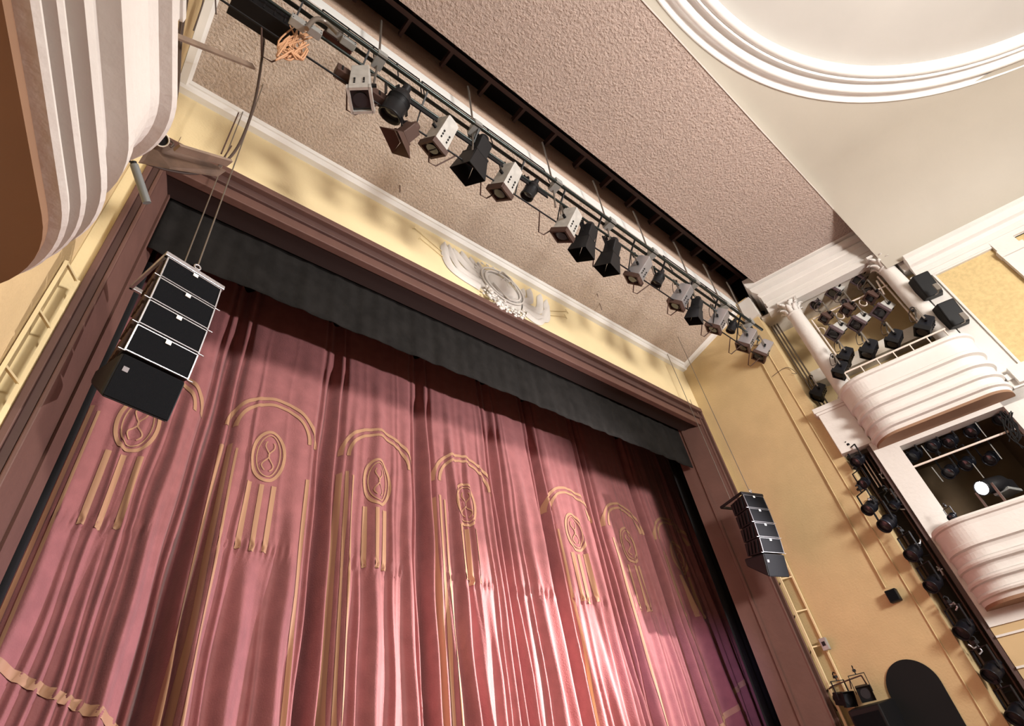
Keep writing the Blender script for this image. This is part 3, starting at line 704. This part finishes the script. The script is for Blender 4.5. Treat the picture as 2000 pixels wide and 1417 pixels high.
# guard rail in front of the bright lip
for (x0, x1) in ((.6, 2.15), (2.2, 4.75), (8.2, 11.3)):
    mb = MB(); mb.tube([(x0, 2.88, 9.02), (x1, 2.88, 9.02)], .011, 6)
    n = max(2, int((x1-x0)/.36) if x0 < 2 else 2)
    for i in range(n+1): xx = x0+(x1-x0)*i/n; mb.tube([(xx, 2.88, 9.02), (xx, 2.84, 8.36)], .01, 6)
    mb.build('guard_rail', blackm, bar)
def TB(px, py, y=2.95): return at(px, py, 1, y)
for kind, px, py, rz, sc_, lab, yy in (
 ('white_down', 706, 168, -38, 1.0, 'grey-brown box spotlight tilted straight down, first from the left on the light bar', 2.95),
 ('par', 774, 205, 15, 1.35, 'large round black lantern, second from the left on the light bar', 2.95),
 ('brown_barn', 792, 262, 35, .8, 'small brown horn-shaped flood hanging below the round black lantern', 3.05),
 ('white', 862, 262, 18, 1.0, 'pale box spotlight between the brown horn flood and a black barn-door light', 2.95),
 ('barn', 932, 298, 18, 1.15, 'large black barn-door light between the second and third pale box spotlights', 2.95),
 ('white', 990, 350, 18, 1.0, 'pale box spotlight left of the centre of the light bar, wires across its face', 2.95),
 ('par', 1036, 372, 25, .95, 'black par can right of the wired pale box spotlight', 2.95),
 ('white', 1110, 435, 20, 1.0, 'pale box spotlight directly above the right wing of the stucco emblem', 2.95),
 ('barn', 1146, 462, 18, 1.0, 'black barn-door light, left one of a black pair at mid bar', 2.95),
 ('barn', 1194, 492, 12, 1.0, 'black barn-door light, right one of a black pair at mid bar', 2.95),
 ('bright', 1250, 524, 22, .95, 'silver box spotlight just right of the black barn-door pair', 2.95),
 ('par', 1286, 545, 25, .9, 'black par can between the first two silver box spotlights', 2.95),
 ('bright', 1332, 577, 22, .95, 'second silver box spotlight from the black barn-door pair', 2.95),
 ('barn', 1360, 600, 15, .85, 'black barn-door light between the second and third silver box spotlights', 2.95),
 ('bright', 1404, 624, 22, .95, 'third silver box spotlight from the black barn-door pair', 2.95),
 ('par', 1430, 638, 25, .85, 'small black par can near the right end of the light bar', 2.95),
 ('bright', 1461, 661, 25, .95, 'silver box spotlight, last but one at the right end of the light bar', 2.95),
 ('bright', 1492, 682, 40, .95, 'silver box spotlight at the very right end of the light bar', 2.95)):
    place(kind, TB(px, py, yy), rz, lab, 'lights on the ceiling bar', sc_)
# dimmer boxes and electrics at the left end
for (x0, x1, y0, y1, z0, z1, lab) in ((-.35, .42, 2.95, 3.25, 7.95, 8.25, 'dark dimmer cabinet at the left end of the light bar, at the top edge'), (.95, 1.75, 2.98, 3.12, 7.80, 7.98, 'long dark dimmer box right of the orange cables')):
    t = thing('dimmer_box', lab, 'electrical box', group='dimmer boxes on the light bar')
    MB().box(x0, x1, y0, y1, z0, z1).build('case', rust if x0 > .5 else black, t, bevel=.01)
    b = MB()
    for k in range(6): xx = x0+(x1-x0)*(k+.5)/6; b.box(xx-.01, xx+.01, y0-.01, y0, z0+.03, z1-.03)
    b.build('vent', blackm, t)
for px, py, w, h, lab in ((582, 45, .19, .15, 'pale grey junction box above the orange cables, nearest the dark cabinet'), (615, 63, .16, .12, 'small grey junction box right of the orange cables'), (655, 62, .2, .1, 'grey junction box on the pipe above the red terminals, left one'), (680, 84, .2, .1, 'grey junction box on the pipe above the red terminals, right one')):
    c = TB(px, py, 2.80); t = thing('junction_box', lab, 'electrical box', c, 0, 'junction boxes on the light bar')
    MB().box(-w/2, w/2, -.05, .05, -h/2, h/2).build('case', greym, t, bevel=.01)
    b = MB(); [b.cyl((sx*w*.38, -.055, sz*h*.35), (sx*w*.38, -.048, sz*h*.35), .008, n=6) for sx in (-1, 1) for sz in (-1, 1)]; b.build('screw', blackm, t)
tr = thing('terminal_block', 'dark red terminal block with small pale contacts under the grey junction boxes', 'electrical box')
a, b_ = TB(632, 62, 2.92), TB(686, 104, 2.92)
MB().bar(a, b_, .06, .12).build('body', mat('dark_red_plastic', (.07, .015, .015), .5), tr)
mb = MB(); rr_ = random.Random(5)
for k in range(14): p = a.lerp(b_, (k+.5)/14)+Vector((0, -.04, rr_.uniform(-.04, .04))); mb.sphere(p, .010, 6, 4)
mb.build('contact', mat('pale_contact', (.5, .4, .38), .4), tr)
rc = random.Random(9); mb = MB()
for k in range(16):
    s0 = TB(rc.choice((566, 573, 580, 605, 612)), rc.uniform(50, 72), 2.95); m1 = TB(rc.uniform(540, 600), rc.uniform(85, 100), 3.02); m2 = TB(rc.uniform(535, 600), rc.uniform(102, 118), 3.0); e = TB(rc.uniform(560, 614), rc.uniform(80, 100), 2.9)
    mb.tube(spl([s0, m1, m2, e], 6), .011, 5)
tag(mb.build('cable_bundle', copper), 'tangle of loose orange cables hanging below the left end of the light bar', 'cable')
tag(MB().tube(spl([TB(599, 56, 2.75), TB(615, 38, 2.7), TB(634, 42, 2.7), TB(660, 66, 2.7)], 6), .03, 10).build('conduit_elbow', steel), 'bent grey metal conduit beside the junction boxes', 'conduit')

# ================================================================== LINE ARRAYS
def line_array(side, label, lab_c):
    t = thing('line_array', label, 'loudspeaker', (2*XC-10.67 if side < 0 else 10.67, 4.32, 4.72), R_(15*(-side)), 'hanging line arrays')
    hw = .275; z = -.06; y = 0; ang = 2
    for k in range(4):
        h = .275; ang = (1.5, 4, 7, 11)[k]
        M_ = Matrix.Translation((0, y, z))@XR(ang)
        b = MB(); b.M = M_; b.hexa([(-hw, 0, -h), (hw, 0, -h), (-hw*.8, .42, -h+.02), (hw*.8, .42, -h+.02), (-hw, 0, 0), (hw, 0, 0), (-hw*.8, .42, -.02), (hw*.8, .42, -.02)])
        c = b.build('cabinet', blackm, t, bevel=.004)
        b = MB(); b.M = M_; g = .012
        for q in ((-hw, hw, -.016, -.002, -g, -.003), (-hw, hw, -.016, -.002, -h+.003, -h+g), (-hw, -hw+g, -.016, -.002, -h, -.003), (hw-g, hw, -.016, -.002, -h, -.003)): b.box(*q)
        b.build('silver_frame' if side < 0 else 'edge_frame', silver if side < 0 else dsilver, c)
        b = MB(); b.M = M_; b.box(-hw+g, hw-g, -.010, 0, -h+g, -g); b.build('grille', grille, c)
        b = MB(); b.M = M_; b.box(-.02, .028, -.022, -.016, -.052, -.012); b.build('badge', tagw, c)
        b = MB(); b.M = M_
        for s in (-1, 1):
            b = MB(); b.M = M_
            for q in range(4): b.bar((s*(hw+.004-.014*q), .06+.09*q, -.03), (s*(hw+.004-.014*q), .10+.09*q, -h+.03), .022, .02)
            b.build('side_ribs', rust if side < 0 else blackm, c, kind='stuff')
            b = MB(); b.M = M_; b.cyl((s*(hw-.01), -.008, -h), (s*(hw+.045), -.008, -h), .006, n=6); b.build('pin', silver, c)
        z -= (h+.012)*math.cos(R_(ang)); y += (h+.012)*math.sin(R_(ang))
    h = .42; M_ = Matrix.Translation((0, y, z))@XR(13)
    b = MB(); b.M = M_; b.hexa([(-hw, 0, -h), (hw, 0, -h), (-hw, .46, -h+.26), (hw, .46, -h+.26), (-hw, 0, 0), (hw, 0, 0), (-hw, .48, -.02), (hw, .48, -.02)])
    c = b.build('bass_cabinet', blackm, t, 'larger plain black box at the bottom', bevel=.03)
    b = MB(); b.M = M_; b.box(-hw+.02, hw-.02, -.006, .02, -h+.02, -.02); b.build('grille', grille, c)
    b = MB(); b.M = M_; b.box(-hw+.055, -hw+.10, -.010, -.005, -.16, -.115)
    b.build('badge', mat('grey_badge', (.16, .13, .14), .4), c)
    b = MB(); b.box(-.30, .30, -.015, .03, -.05, .0); b.box(-.30, -.27, 0, .62, -.05, 0); b.box(.27, .30, 0, .62, -.05, 0); b.box(-.30, .30, .59, .62, -.05, 0)
    b.build('rigging_frame', silver if side < 0 else blackm, t, bevel=.004)
    b = MB(); b.tube([(.03*math.cos(a), 0, .045+.03*math.sin(a)) for a in [2*math.pi*k/14 for k in range(15)]], .009, 6); b.cyl((0, 0, -.01), (0, 0, .02), .014, n=8)
    b.build('lifting_eye', silver, t)
    x, yy = t.location.x, t.location.y
    for dy, dx, nm in ((.02, 0, 'front'), (.5, -.09 if side < 0 else .09, 'rear')):
        o = MB().tube([(x+dx, yy+dy, 4.79), (x+dx, yy+dy, cz(yy+dy)-.0)], .008, 6).build('suspension_cable', steel)
        tag(o, 'steel %s cable holding up the %s hanging loudspeaker array' % (nm, lab_c), 'cable')
line_array(-1, 'black hanging line array with silver-edged grilles in front of the left curtain', 'left')
line_array(1, 'black curved line array seen from the side before the right frame', 'right')

# ================================================================== LADDER BOOMS beside the portal
def boom(side, label):
    t = thing('ladder_boom', label, 'ladder frame', group='yellow ladder frames beside the portal')
    sx = lambda x: x if side > 0 else 2*XC-x
    a = (sx(11.50), 4.86); b = (sx(11.62), 4.66); zt = 4.55
    MB().bar((a[0], a[1], -1.6), (a[0], a[1], zt), .045, .035, (1, 0, 0)).build('upright', yellow, t)
    MB().bar((b[0], b[1], -1.6), (b[0], b[1], zt), .03, .03, (1, 0, 0)).build('upright', yellow, t)
    z = zt-.01
    while z > -1.2:
        MB().bar((a[0], a[1], z), (b[0], b[1], z), .022, .022).build('rung', yellow, t); MB().bar((a[0], a[1], z-.02), (a[0], 4.99, z-.16), .014, .014).build('wall_bracket', rust, t); z -= .62
boom(-1, 'yellow painted ladder frame beside the left side of the brown portal'); boom(1, 'yellow painted ladder frame below the right line array')
jb = thing('junction_box', 'small grey switch box on the right yellow ladder frame', 'electrical box', (11.55, 4.62, 2.05))
MB().box(-.04, .04, -.06, .06, -.10, .10).build('case', greym, jb, bevel=.006); MB().box(-.045, -.04, -.03, .03, -.03, .04).build('cover', blackm, jb)

# ================================================================== RIGHT WALL DETAILS
def NW(px, py, off=.0):
    n = Vector((1, .06, 0)).normalized(); p = Vector((11.62-off, 5, 0)); return onplane(px, py, n, p)
mb = MB().tube([NW(1488, 708, .02), NW(1730, 1148, .02)], .012, 6)
tag(mb.build('conduit', ochre), 'thin ochre conduit running down the right side wall to the small black box', 'conduit')
p0_, p1_ = NW(1568, 760, .01), NW(1690, 959, .01)
mb = MB().tube([(11.74, 2.95, 8.2), (11.74, 2.95, -1.6)], .012, 6)
tag(mb.build('conduit', ochre), 'ochre conduit near the outer edge of the right side wall', 'conduit')
mb = MB().tube(spl([NW(1508, 735, .02), NW(1536, 717, .02), NW(1556, 729, .02), (11.72, 2.73, 7.15)], 4), .006, 5)
tag(mb.build('wall_wire', darkcable), 'thin dark wire crossing the right side wall below the end of the light bar', 'cable')
c = NW(1745, 1163, .07); t = thing('wall_speaker', 'small black box mounted on the ochre right wall at the end of the conduit', 'loudspeaker', c, R_(3))
MB().box(-.06, .06, -.09, .09, -.10, .10).build('case', black, t, bevel=.012); MB().box(-.066, -.06, -.07, .07, -.08, .08).build('grille', grille, t); MB().box(.05, .10, -.03, .03, -.02, .02).build('bracket', blackm, t)
# arched doorway; a black panel stands for the darkness of the opening
pts = []
for k in range(25):
    a = math.pi*k/24; pts.append((3.63+.40*math.cos(a), 1.10+.42*math.sin(a)))
pts = [(4.03-.8, -1.6)][::-1]+[(4.03, -1.6)][:0]+pts
poly = [(3.63+.40, -1.6)]+[(3.63+.40*math.cos(math.pi*k/24), 1.10+.42*math.sin(math.pi*k/24)) for k in range(25)]+[(3.63-.40, -1.6)]
mb = MB().prism([(11.62+.06*(5-y)-.02, y, z) for y, z in poly], (.03, 0, 0))
o = struct('door_1', mb, blackcloth, 'arched doorway with its darkness as a black panel, bottom right of the ochre wall')
ns = Vector((-1, -.06, 0))
mb = MB(); 
for k in range(2): pass
# black cabinet with two lamps on a bracket
t = thing('speaker_cabinet', 'large black cabinet at the bottom edge beside the arched doorway', 'loudspeaker', (11.40, 4.40, .06))
MB().hexa([(-.28, -.33, -1.6), (.22, -.42, -1.6), (-.28, .18, -1.6), (.24, .30, -1.6), (-.28, -.33, .93), (.22, -.42, 1.0), (-.28, .18, .93), (.24, .30, 1.0)]).build('case', black, t, bevel=.02)
MB().box(-.29, -.28, -.29, .15, -1.5, .85).build('grille', grille, t)
t = thing('lamp_bracket', 'rusty tube frame carrying two black flood lights above the black cabinet', 'bracket')
q = [NW(1612, 1350, .12), NW(1628, 1338, .3), NW(1682, 1318, .3), NW(1697, 1340, .3)]
mb = MB(); mb.tube([NW(1612, 1350, .0), q[1]], .012, 6); mb.tube([q[1], q[2]], .012, 6); mb.tube([q[2], NW(1700, 1348, .1)], .012, 6); mb.tube([NW(1612, 1350, .02), NW(1635, 1388, .02)], .012, 6); mb.build('frame', rust, t)
MB().tube([NW(1659, 1327, .3), NW(1663, 1345, .3)], .010, 6).build('hanger', rust, t)
place('lens_par', NW(1651, 1364, .28), 150, 'black square flood light with round glass, left one on the tube bracket', 'floods on the bracket', .85)
place('lens_par', NW(1689, 1352, .28), 115, 'black square flood light, right one on the tube bracket', 'floods on the bracket', .85)

# ================================================================== COLUMNS, RAILS, BOX LIGHTS
def column(a, side, label):
    c = W(a, -.06, 0, side); t = thing('column', label, 'column', (c.x, c.y, 6.0), 0, 'white columns of the boxes')
    b = MB(); b.lathe([(0, 0), (.24, 0), (.24, .06), (.22, .07), (.235, .10), (.22, .14), (.19, .15), (.185, .18), (.185, .19)], 32); b.build('base', white, t)
    b = MB(); b.lathe([(.185, .18), (.185, .9), (.17, 2.0), (.155, 2.50)], 40); b.build('shaft', white, t)
    b = MB(); b.lathe([(.155, 2.48), (.175, 2.49), (.175, 2.52), (.155, 2.53), (.15, 2.62), (.17, 2.78), (.21, 2.86)], 32); b.build('capital_bell', white, t)
    ang = TH if side > 0 else -TH
    for row, (r0, z0, h, n) in enumerate(((.155, 2.53, .15, 8), (.16, 2.62, .16, 8))):
        for k in range(n):
            al = 2*math.pi*(k+.5*row)/n; b = MB(); b.M = Matrix.Rotation(al, 4, 'Z')
            vs = []
            for i, (u, q) in enumerate(((0, 0), (.35, .01), (.7, .02), (.92, .06), (1, .10), (.93, .115))):
                wv = (.05, .062, .055, .045, .03, .006)[i]
                for s in (-1, 0, 1): vs.append((r0+q+(.012 if s == 0 else 0), s*wv, z0+h*u))
            b.add(vs, [(i*3+k2, i*3+k2+1, (i+1)*3+k2+1, (i+1)*3+k2) for i in range(5) for k2 in range(2)], True)
            o = b.build('acanthus_leaf', white, t); s = o.modifiers.new('t', 'SOLIDIFY'); s.thickness = .012
    for k in range(4):
        al = ang+math.pi/4+k*math.pi/2; b = MB(); b.M = Matrix.Rotation(al, 4, 'Z')
        b.tube([(.22+.035*math.cos(s)*(1-s/9), 0, 2.81+.035*math.sin(s)*(1-s/9)) for s in [j*.55 for j in range(12)]], .016, 6); b.build('volute', white, t)
    b = MB(); b.M = Matrix.Rotation(ang, 4, 'Z'); b.box(-.22, .22, -.22, .22, 2.84, 2.90); b.build('abacus', white, t, bevel=.01)
column(.55, 1, 'white round column with leafy capital, left side of the upper right box')
column(2.60, 1, 'white round column with leafy capital, right side of the upper box beside two speakers')
def BX(px, py, b): a, z = WM(px, py, b); return W(a, b, z)
def pole(pts, rad, m, name, lab, cat, parts=None):
    mb = MB().tube(pts, rad, 8); return tag(mb.build(name, m), lab, cat)
# scaffold frame in the upper opening
t = thing('light_stand', 'pale painted pipe frame for lights standing in the upper right box', 'frame')
for p, q in (((1714, 540), (1795, 632)), ((1585, 625), (1640, 703)), ((1588, 623), (1733, 557)), ((1712, 548), (1727, 575)), ((1590, 632), (1606, 655))):
    MB().tube([BX(*p, -.22), BX(*q, -.22)], .020, 8).build('pipe', pinkwood, t)
# parapet rail
t = thing('parapet_rail', 'pale metal handrail on the parapet of the upper right balcony', 'railing')
MB().tube([W(.62, .50, 6.30), W(2.5, .50, 6.30)], .020, 8).build('handrail', pinkwood, t)
for k in range(7): MB().tube([W(.64+.305*k, .50, 6.06), W(.64+.305*k, .50, 6.30)], .012, 6).build('baluster', pinkwood, t)
G = 'lights in the upper right box'
for kind, px, py, b, rz, sc_, lab in (
 ('purple', 1595, 594, -.55, 55, .85, 'purple-brown round lamp, far left and topmost row in the upper box'),
 ('grey_small', 1634, 566, -.5, 55, .95, 'grey box lamp at middle of the top row in the upper box'),
 ('grey_small', 1682, 541, -.5, 55, .95, 'grey box lamp at right of the top row in the upper box'),
 ('purple', 1652, 590, -.6, 70, .7, 'dark round lamp behind the middle of the pipe in the upper box'),
 ('purple', 1697, 568, -.6, 70, .7, 'dark round lamp behind the right part of the pipe in the upper box'),
 ('dark_small', 1617, 617, -.25, 50, 1.0, 'small brown box lamp clamped on left end of the pipe'),
 ('dark_small', 1660, 600, -.25, 50, 1.1, 'small brown box lamp clamped on middle of the pipe'),
 ('dark_small', 1707, 576, -.25, 50, 1.1, 'small brown box lamp clamped on right end of the pipe'),
 ('grey_small', 1638, 643, -.25, 50, 1.1, 'grey box lamp at left of the row hanging below the pipe'),
 ('grey_small', 1682, 625, -.25, 50, 1.1, 'grey box lamp at middle of the row hanging below the pipe'),
 ('grey_small', 1728, 602, -.25, 55, 1.1, 'grey box lamp at right of the row hanging below the pipe'),
 ('pro_black', 1654, 693, .35, 18, .9, 'black wash light on the parapet beside the left column, upper one'),
 ('pro_black', 1644, 720, .40, 18, .85, 'black wash light on the parapet beside the left column, lower one'),
 ('pro_black', 1700, 679, .45, 18, .95, 'black wash light, second from left along the parapet rail'),
 ('pro_black', 1749, 659, .45, 18, .9, 'black wash light, third from left along the parapet rail'),
 ('pro_black', 1809, 634, .45, 18, 1.0, 'black wash light at the right end of the parapet rail')):
    place(kind, BX(px, py, b), rz, lab, G, sc_)
place('pro_black', BX(1601, 763, -.3), 18, 'single black wash light in the gap left of the upper balcony', 'lights beside the upper right box', .9)
for k, (px, py, rr3) in enumerate(((1641, 617, .085), (1604, 648, .10), (1686, 592, .08))):
    c = BX(px, py, -.28); mb = MB(); rq = random.Random(k)
    for q in range(3): mb.tube([c+EA*(rr3*(1-.1*q)*math.cos(s_))+Vector((0, 0, rr3*1.2*math.sin(s_)))+EB*(.015*q+.01*math.sin(3*s_+q)) for s_ in [j*math.pi*1.7/14+q for j in range(15)]], .010, 5)
    tag(mb.build('coiled_cable', pinkwood), 'pale cable coil on the pipe stand in the upper box, ' + ('centre', 'left beside the column', 'right')[k], 'cable')
# pipes in the niche behind the left column
t = thing('wall_pipes', 'three thin vertical pipes running down behind the left column', 'pipe')
for k in range(3): MB().tube([W(.02+.07*k, -.62, 8.9), W(.02+.07*k, -.62, 5.2)], .018, 6).build('pipe', steel, t)
# two wall loudspeakers on the pilaster
def wallspk(px, py, lab):
    c = BX(px, py, .32); t = thing('wall_loudspeaker', lab, 'loudspeaker', c, R_(112), 'two speakers beside the right column')
    T = XR(-14)
    b = MB(); b.M = T; b.hexa([(-.15, -.02, -.27), (.15, -.02, -.27), (-.20, -.26, -.27), (.20, -.26, -.27), (-.15, -.02, .27), (.15, -.02, .27), (-.20, -.26, .27), (.20, -.26, .27)]); b.build('case', black, t, bevel=.02)
    b = MB(); b.M = T; b.box(-.185, .185, -.268, -.258, -.255, .255); b.build('grille', grille, t)
    b = MB(); b.tube([(0, -.1, -.25), (0, .05, -.33), (0, .2, -.30)], .014, 6); b.box(-.04, .04, .16, .2, -.36, -.2); b.build('bracket', steel, t)
wallspk(1812, 553, 'black wall loudspeaker beside the right column, upper one of two')
wallspk(1862, 608, 'black wall loudspeaker beside the right column, lower one of two')
# lower opening : pipe and dark lamps
tag(MB().tube([BX(1772, 916, -.05), BX(1985, 836, -.05)], .020, 8).build('light_pipe', pinkwood), 'pale horizontal pipe across the dark lower box opening', 'pipe')
G = 'dark lamps in the lower right box'
names = ['at far left above the pale pipe', 'second from left above the pale pipe', 'third from left above the pale pipe', 'at right above the pale pipe', 'at left below the pale pipe', 'middle below the pale pipe', 'at right below the pale pipe', 'top right corner by the cable tangle']
for (px, py, rz), nm in zip(((1787, 887, 50), (1824, 868, 60), (1857, 860, 60), (1900, 840, 60), (1857, 919, 60), (1890, 903, 60), (1937, 893, 60), (1958, 815, 50)), names):
    place('wallpar', BX(px, py, -.30), rz, 'black par lamp in dark lower box, %s' % nm, G, 1.05)
for k, (px, py) in enumerate(((1800, 870), (1905, 825), (1935, 868), (1820, 912), (1900, 905))):
    tag(MB().bar(BX(px, py, -.15), BX(px+22, py+28, -.15), .012, .035).build('flat_bracket', greym), ('pale flat bracket arm between black lamps in the lower box, ' + ('far left', 'top right', 'right of the pipe centre', 'left under the pipe', 'middle under the pipe')[k]), 'bracket')
mb = MB(); rr_ = random.Random(4)
for k in range(12):
    mb.tube(spl([BX(1948+rr_.uniform(0, 30), 800+rr_.uniform(0, 25), .05), BX(1960+rr_.uniform(0, 35), 825+rr_.uniform(0, 25), .06), BX(1968+rr_.uniform(0, 40), 850+rr_.uniform(0, 30), .04)], 5), .010, 5)
tag(mb.build('cable_tangle', blackcloth), 'tangle of black cables at the right side of the dark lower box', 'cable')
# the lit follow spot
sp = thing('follow_spot', 'lit follow spot with a bright white lens in the lower right box', 'spotlight', SPOT, R_(62))
b = MB(); b.M = XR(80); b.lathe([(0, .42), (.10, .42), (.13, .36), (.13, .05), (.11, .02), (.11, -.10), (.125, -.12), (.125, -.16), (.11, -.16), (.105, -.05)], 24); b.build('housing', blackm, sp)
b = MB(); b.M = XR(80); b.lathe([(.11, -.135), (.05, -.15), (0, -.155)], 24); b.build('lit_lens', lit, sp)
b = MB(); b.bar((-.16, .1, -.02), (-.16, .1, -.5), .012, .04); b.bar((.16, .1, -.02), (.16, .1, -.5), .012, .04); b.box(-.17, .17, .08, .12, -.52, -.5); b.build('stand', steel, sp)
t = thing('control_desk', 'grey equipment case beside the lit follow spot', 'equipment', BX(1962, 952, -.3), R_(-15)); MB().box(-.2, .2, -.12, .12, -.10, .12).build('case', blackm, t, bevel=.02); MB().box(-.21, .21, -.13, .13, -.11, -.06).build('base', greym, t, bevel=.01)
place('wallpar', BX(1860, 1008, .3), 60, 'tiny black lamp at the bottom corner of the lower box opening', 'lamps on the lower box', .55)
# ---- slot lights
t = thing('slot_ladder', 'dark lighting ladder standing inside the tall slot right of the ochre wall', 'ladder frame')
for a in (.02, .24): MB().tube([W(a, -.35, -1.6), W(a, -.35, 4.9)], .020, 8).build('upright', rust, t)
z = -1.3
while z < 4.8: MB().tube([W(.02, -.35, z), W(.24, -.35, z)], .012, 6).build('rung', blackm, t); z += .42
for k in range(2): MB().tube([W(.10+.06*k, -.3, 4.9), W(.10+.06*k, -.3, 4.25)], .012, 6).build('conduit', pinkwood, t)
t2 = thing('slot_post', 'brown wooden post along the right side of the lighting slot', 'post'); MB().box(0, .01, 0, .01, 0, .01)
b = MB(); wbox(b, .27, .335, -.12, -.04, -1.6, 4.95); b.build('post_body', brown_d, t2)
G = 'black lamps in the lighting slot'
nm = ['topmost of the column, near the pedestal', 'second from the top of the column', 'third from the top, sticking out over the wall', 'fourth from the top with a shiny highlight', 'right of the shiny one', 'level with the left end of the lower balcony', 'beside the ribs of the lower balcony', 'just below the lower balcony', 'level with the top of the arched doorway', 'lowest, in the bottom right corner']
for (px, py, b_, rz, s_), n_ in zip(((1676, 898, .0, 60, 1), (1688, 942, .0, 70, .9), (1700, 990, .18, 60, 1.05), (1734, 1020, .15, 60, 1.2), (1748, 985, -.1, 50, .9), (1785, 1078, .12, 60, 1.1), (1824, 1138, .08, 60, 1.1), (1884, 1227, .08, 60, 1.15), (1940, 1310, .08, 60, 1.15), (1988, 1392, .08, 60, 1.15)), nm):
    place('wallpar', BX(px, py, b_), rz, 'black par in the lighting slot, ' + n_, G, s_)
for k, (px, py) in enumerate(((1745, 962), (1722, 925), (1762, 985), (1795, 1062), (1700, 975), (1835, 1112), (1860, 1180), (1905, 1265))):
    t = thing('pipe_clamp', 'bright metal clamp on the slot ladder, ' + ('beside the pilaster', 'upper one', 'between two black lamps', 'beside the lower balcony rim', 'on the wall side', 'beside the balcony ribs', 'below the balcony', 'lowest visible')[k], 'clamp', BX(px, py, -.12), R_(40*k), 'clamps in the slot')
    b = MB(); b.tube([(-.06, 0, .07), (-.02, 0, .0), (.05, 0, .02), (.06, 0, -.06), (.0, 0, -.09)], .014, 6); b.build('hook', silver, t); b = MB(); b.cyl((0, -.03, 0), (0, .05, 0), .012, n=6); b.build('bolt', silver, t)

# ================================================================== LEFT SIDE FITTINGS
def LP(px, py, dep):      # point at a given distance along the view axis
    q = ray(px, py); return q*(dep/FPX)
mb = MB(); rr_ = random.Random(21)
for k in range(6):
    o = rr_.uniform(-5, 5)
    mb.tube(spl([LP(366+o*1.5, -25, 6.2), LP(352+o, 70+rr_.uniform(-8, 8), 5.9), LP(346+o, 160, 5.7), LP(336+o, 215+rr_.uniform(-6, 6), 5.5), LP(318+o*.8, 262, 5.35)], 6), .011, 5)
tag(mb.build('cable_bundle', darkcable), 'bundle of dark cables dropping beside the left balcony to the round outlet', 'cable')
for k, (pts, lab) in enumerate(((((400, -20), (395, 10), (378, 60)), 'single dark cable at the top edge right of the cable bundle'), (((420, -20), (422, 28)), 'short dark wire hanging from the top edge above the cornice'))):
    tag(MB().tube(spl([LP(x, y, 6.0) for x, y in pts], 5), .008, 5).build('hanging_wire', darkcable), lab, 'cable')
tag(MB().tube(spl([LP(531, -20, 7.6), LP(520, 25, 7.5), LP(512, 110, 7.3), (LP(497, 200, 7.0)), LP(468, 280, 6.6), LP(432, 322, 6.2), LP(385, 338, 5.8), LP(330, 332, 5.5), LP(285, 318, 5.3)], 6), .016, 6).build('drooping_cable', darkcable), 'thick dark cable drooping in a long curve from the ceiling to the left shelf', 'cable')
# round outlet
c = LP(315, 272, 5.3); t = thing('round_outlet', 'round black cable outlet with pale rim above the brown shelf at left', 'outlet', c)
look = (-c).normalized(); Mq = look.to_track_quat('Z', 'Y').to_matrix().to_4x4()
b = MB(); b.M = Mq; b.lathe([(.035, -.05), (.058, -.02), (.068, .0), (.070, .02), (.062, .025), (.056, .0)], 20); b.build('rim', stain, t)
b = MB(); b.M = Mq; b.lathe([(.058, .0), (.0, .004)], 20); b.build('socket', black, t)
b = MB(); b.tube(spl([(.06, 0, .05), (.10, -.02, .0), (.09, 0, -.05)], 4), .01, 5); b.tube(spl([(-.05, 0, -.03), (-.12, 0, -.09), (-.2, 0, -.10)], 4), .010, 5); b.tube(spl([(-.03, 0, -.05), (-.08, 0, -.16), (-.18, 0, -.16)], 4), .012, 5); b.build('cable_end', darkcable, t)
# brown shelf with its board
t = thing('corner_shelf', 'brown wooden corner shelf above the top left corner of the portal', 'shelf')
P_ = [LP(270, 318, 5.15), LP(292, 282, 5.3), LP(345, 288, 5.5), LP(440, 335, 6.0), LP(425, 345, 5.9), LP(330, 330, 5.3)]
MB().prism(P_, (0, 0, .03)).build('board', shelfwood, t)
MB().bar(LP(345, 288, 5.3), LP(448, 318, 5.9), .09, .03).build('plank', wood, t)
tag(MB().bar(LP(338, 68, 5.6), LP(495, 130, 6.6), .025, .075).build('loose_plank', wood), 'bare brown plank sticking out in front of the rough ceiling, upper left', 'plank')
for k, (a, b_) in enumerate((((466, 220, 6.9), (432, 300, 6.5)), ((452, 285, 6.9), (428, 322, 6.3)))):
    tag(MB().tube([LP(*a), LP(*b_)], .009, 6).build('guy_wire', rust), ('upper' if not k else 'lower')+' short rusty rod between the cornice and the drooping cable', 'cable')
tb = thing('tube_lamp', 'small grey cylinder hanging at an angle beside the left balcony', 'lamp', LP(273, 360, 4.6))
a_, b_ = LP(262, 322, 4.6)-LP(273, 360, 4.6), LP(287, 396, 4.6)-LP(273, 360, 4.6)
MB().tube([a_, b_], .032, 14).build('body', greytube, tb); MB().tube([a_*1.16, a_], .024, 12).build('cap', black, tb); MB().tube([a_*1.1, a_*1.1+Vector((-.3, .1, .12))], .010, 6).build('bracket', blackm, tb)
# hooks in the rough ceiling
for k, (px, py) in enumerate(((781, 362), (1171, 592), (1166, 573))):
    q = onplane(px, py, (0, .3, 1), (0, 5, CORZ)); tag(MB().tube([q, q+Vector((0, 0, -.22 if k < 2 else -.1))], .008, 6).build('ceiling_hook', rust), 'small dark hook in the rough ceiling, ' + ('above the left part of the frieze', 'right of the stucco emblem, lower one', 'right of the stucco emblem, upper one')[k], 'hook')
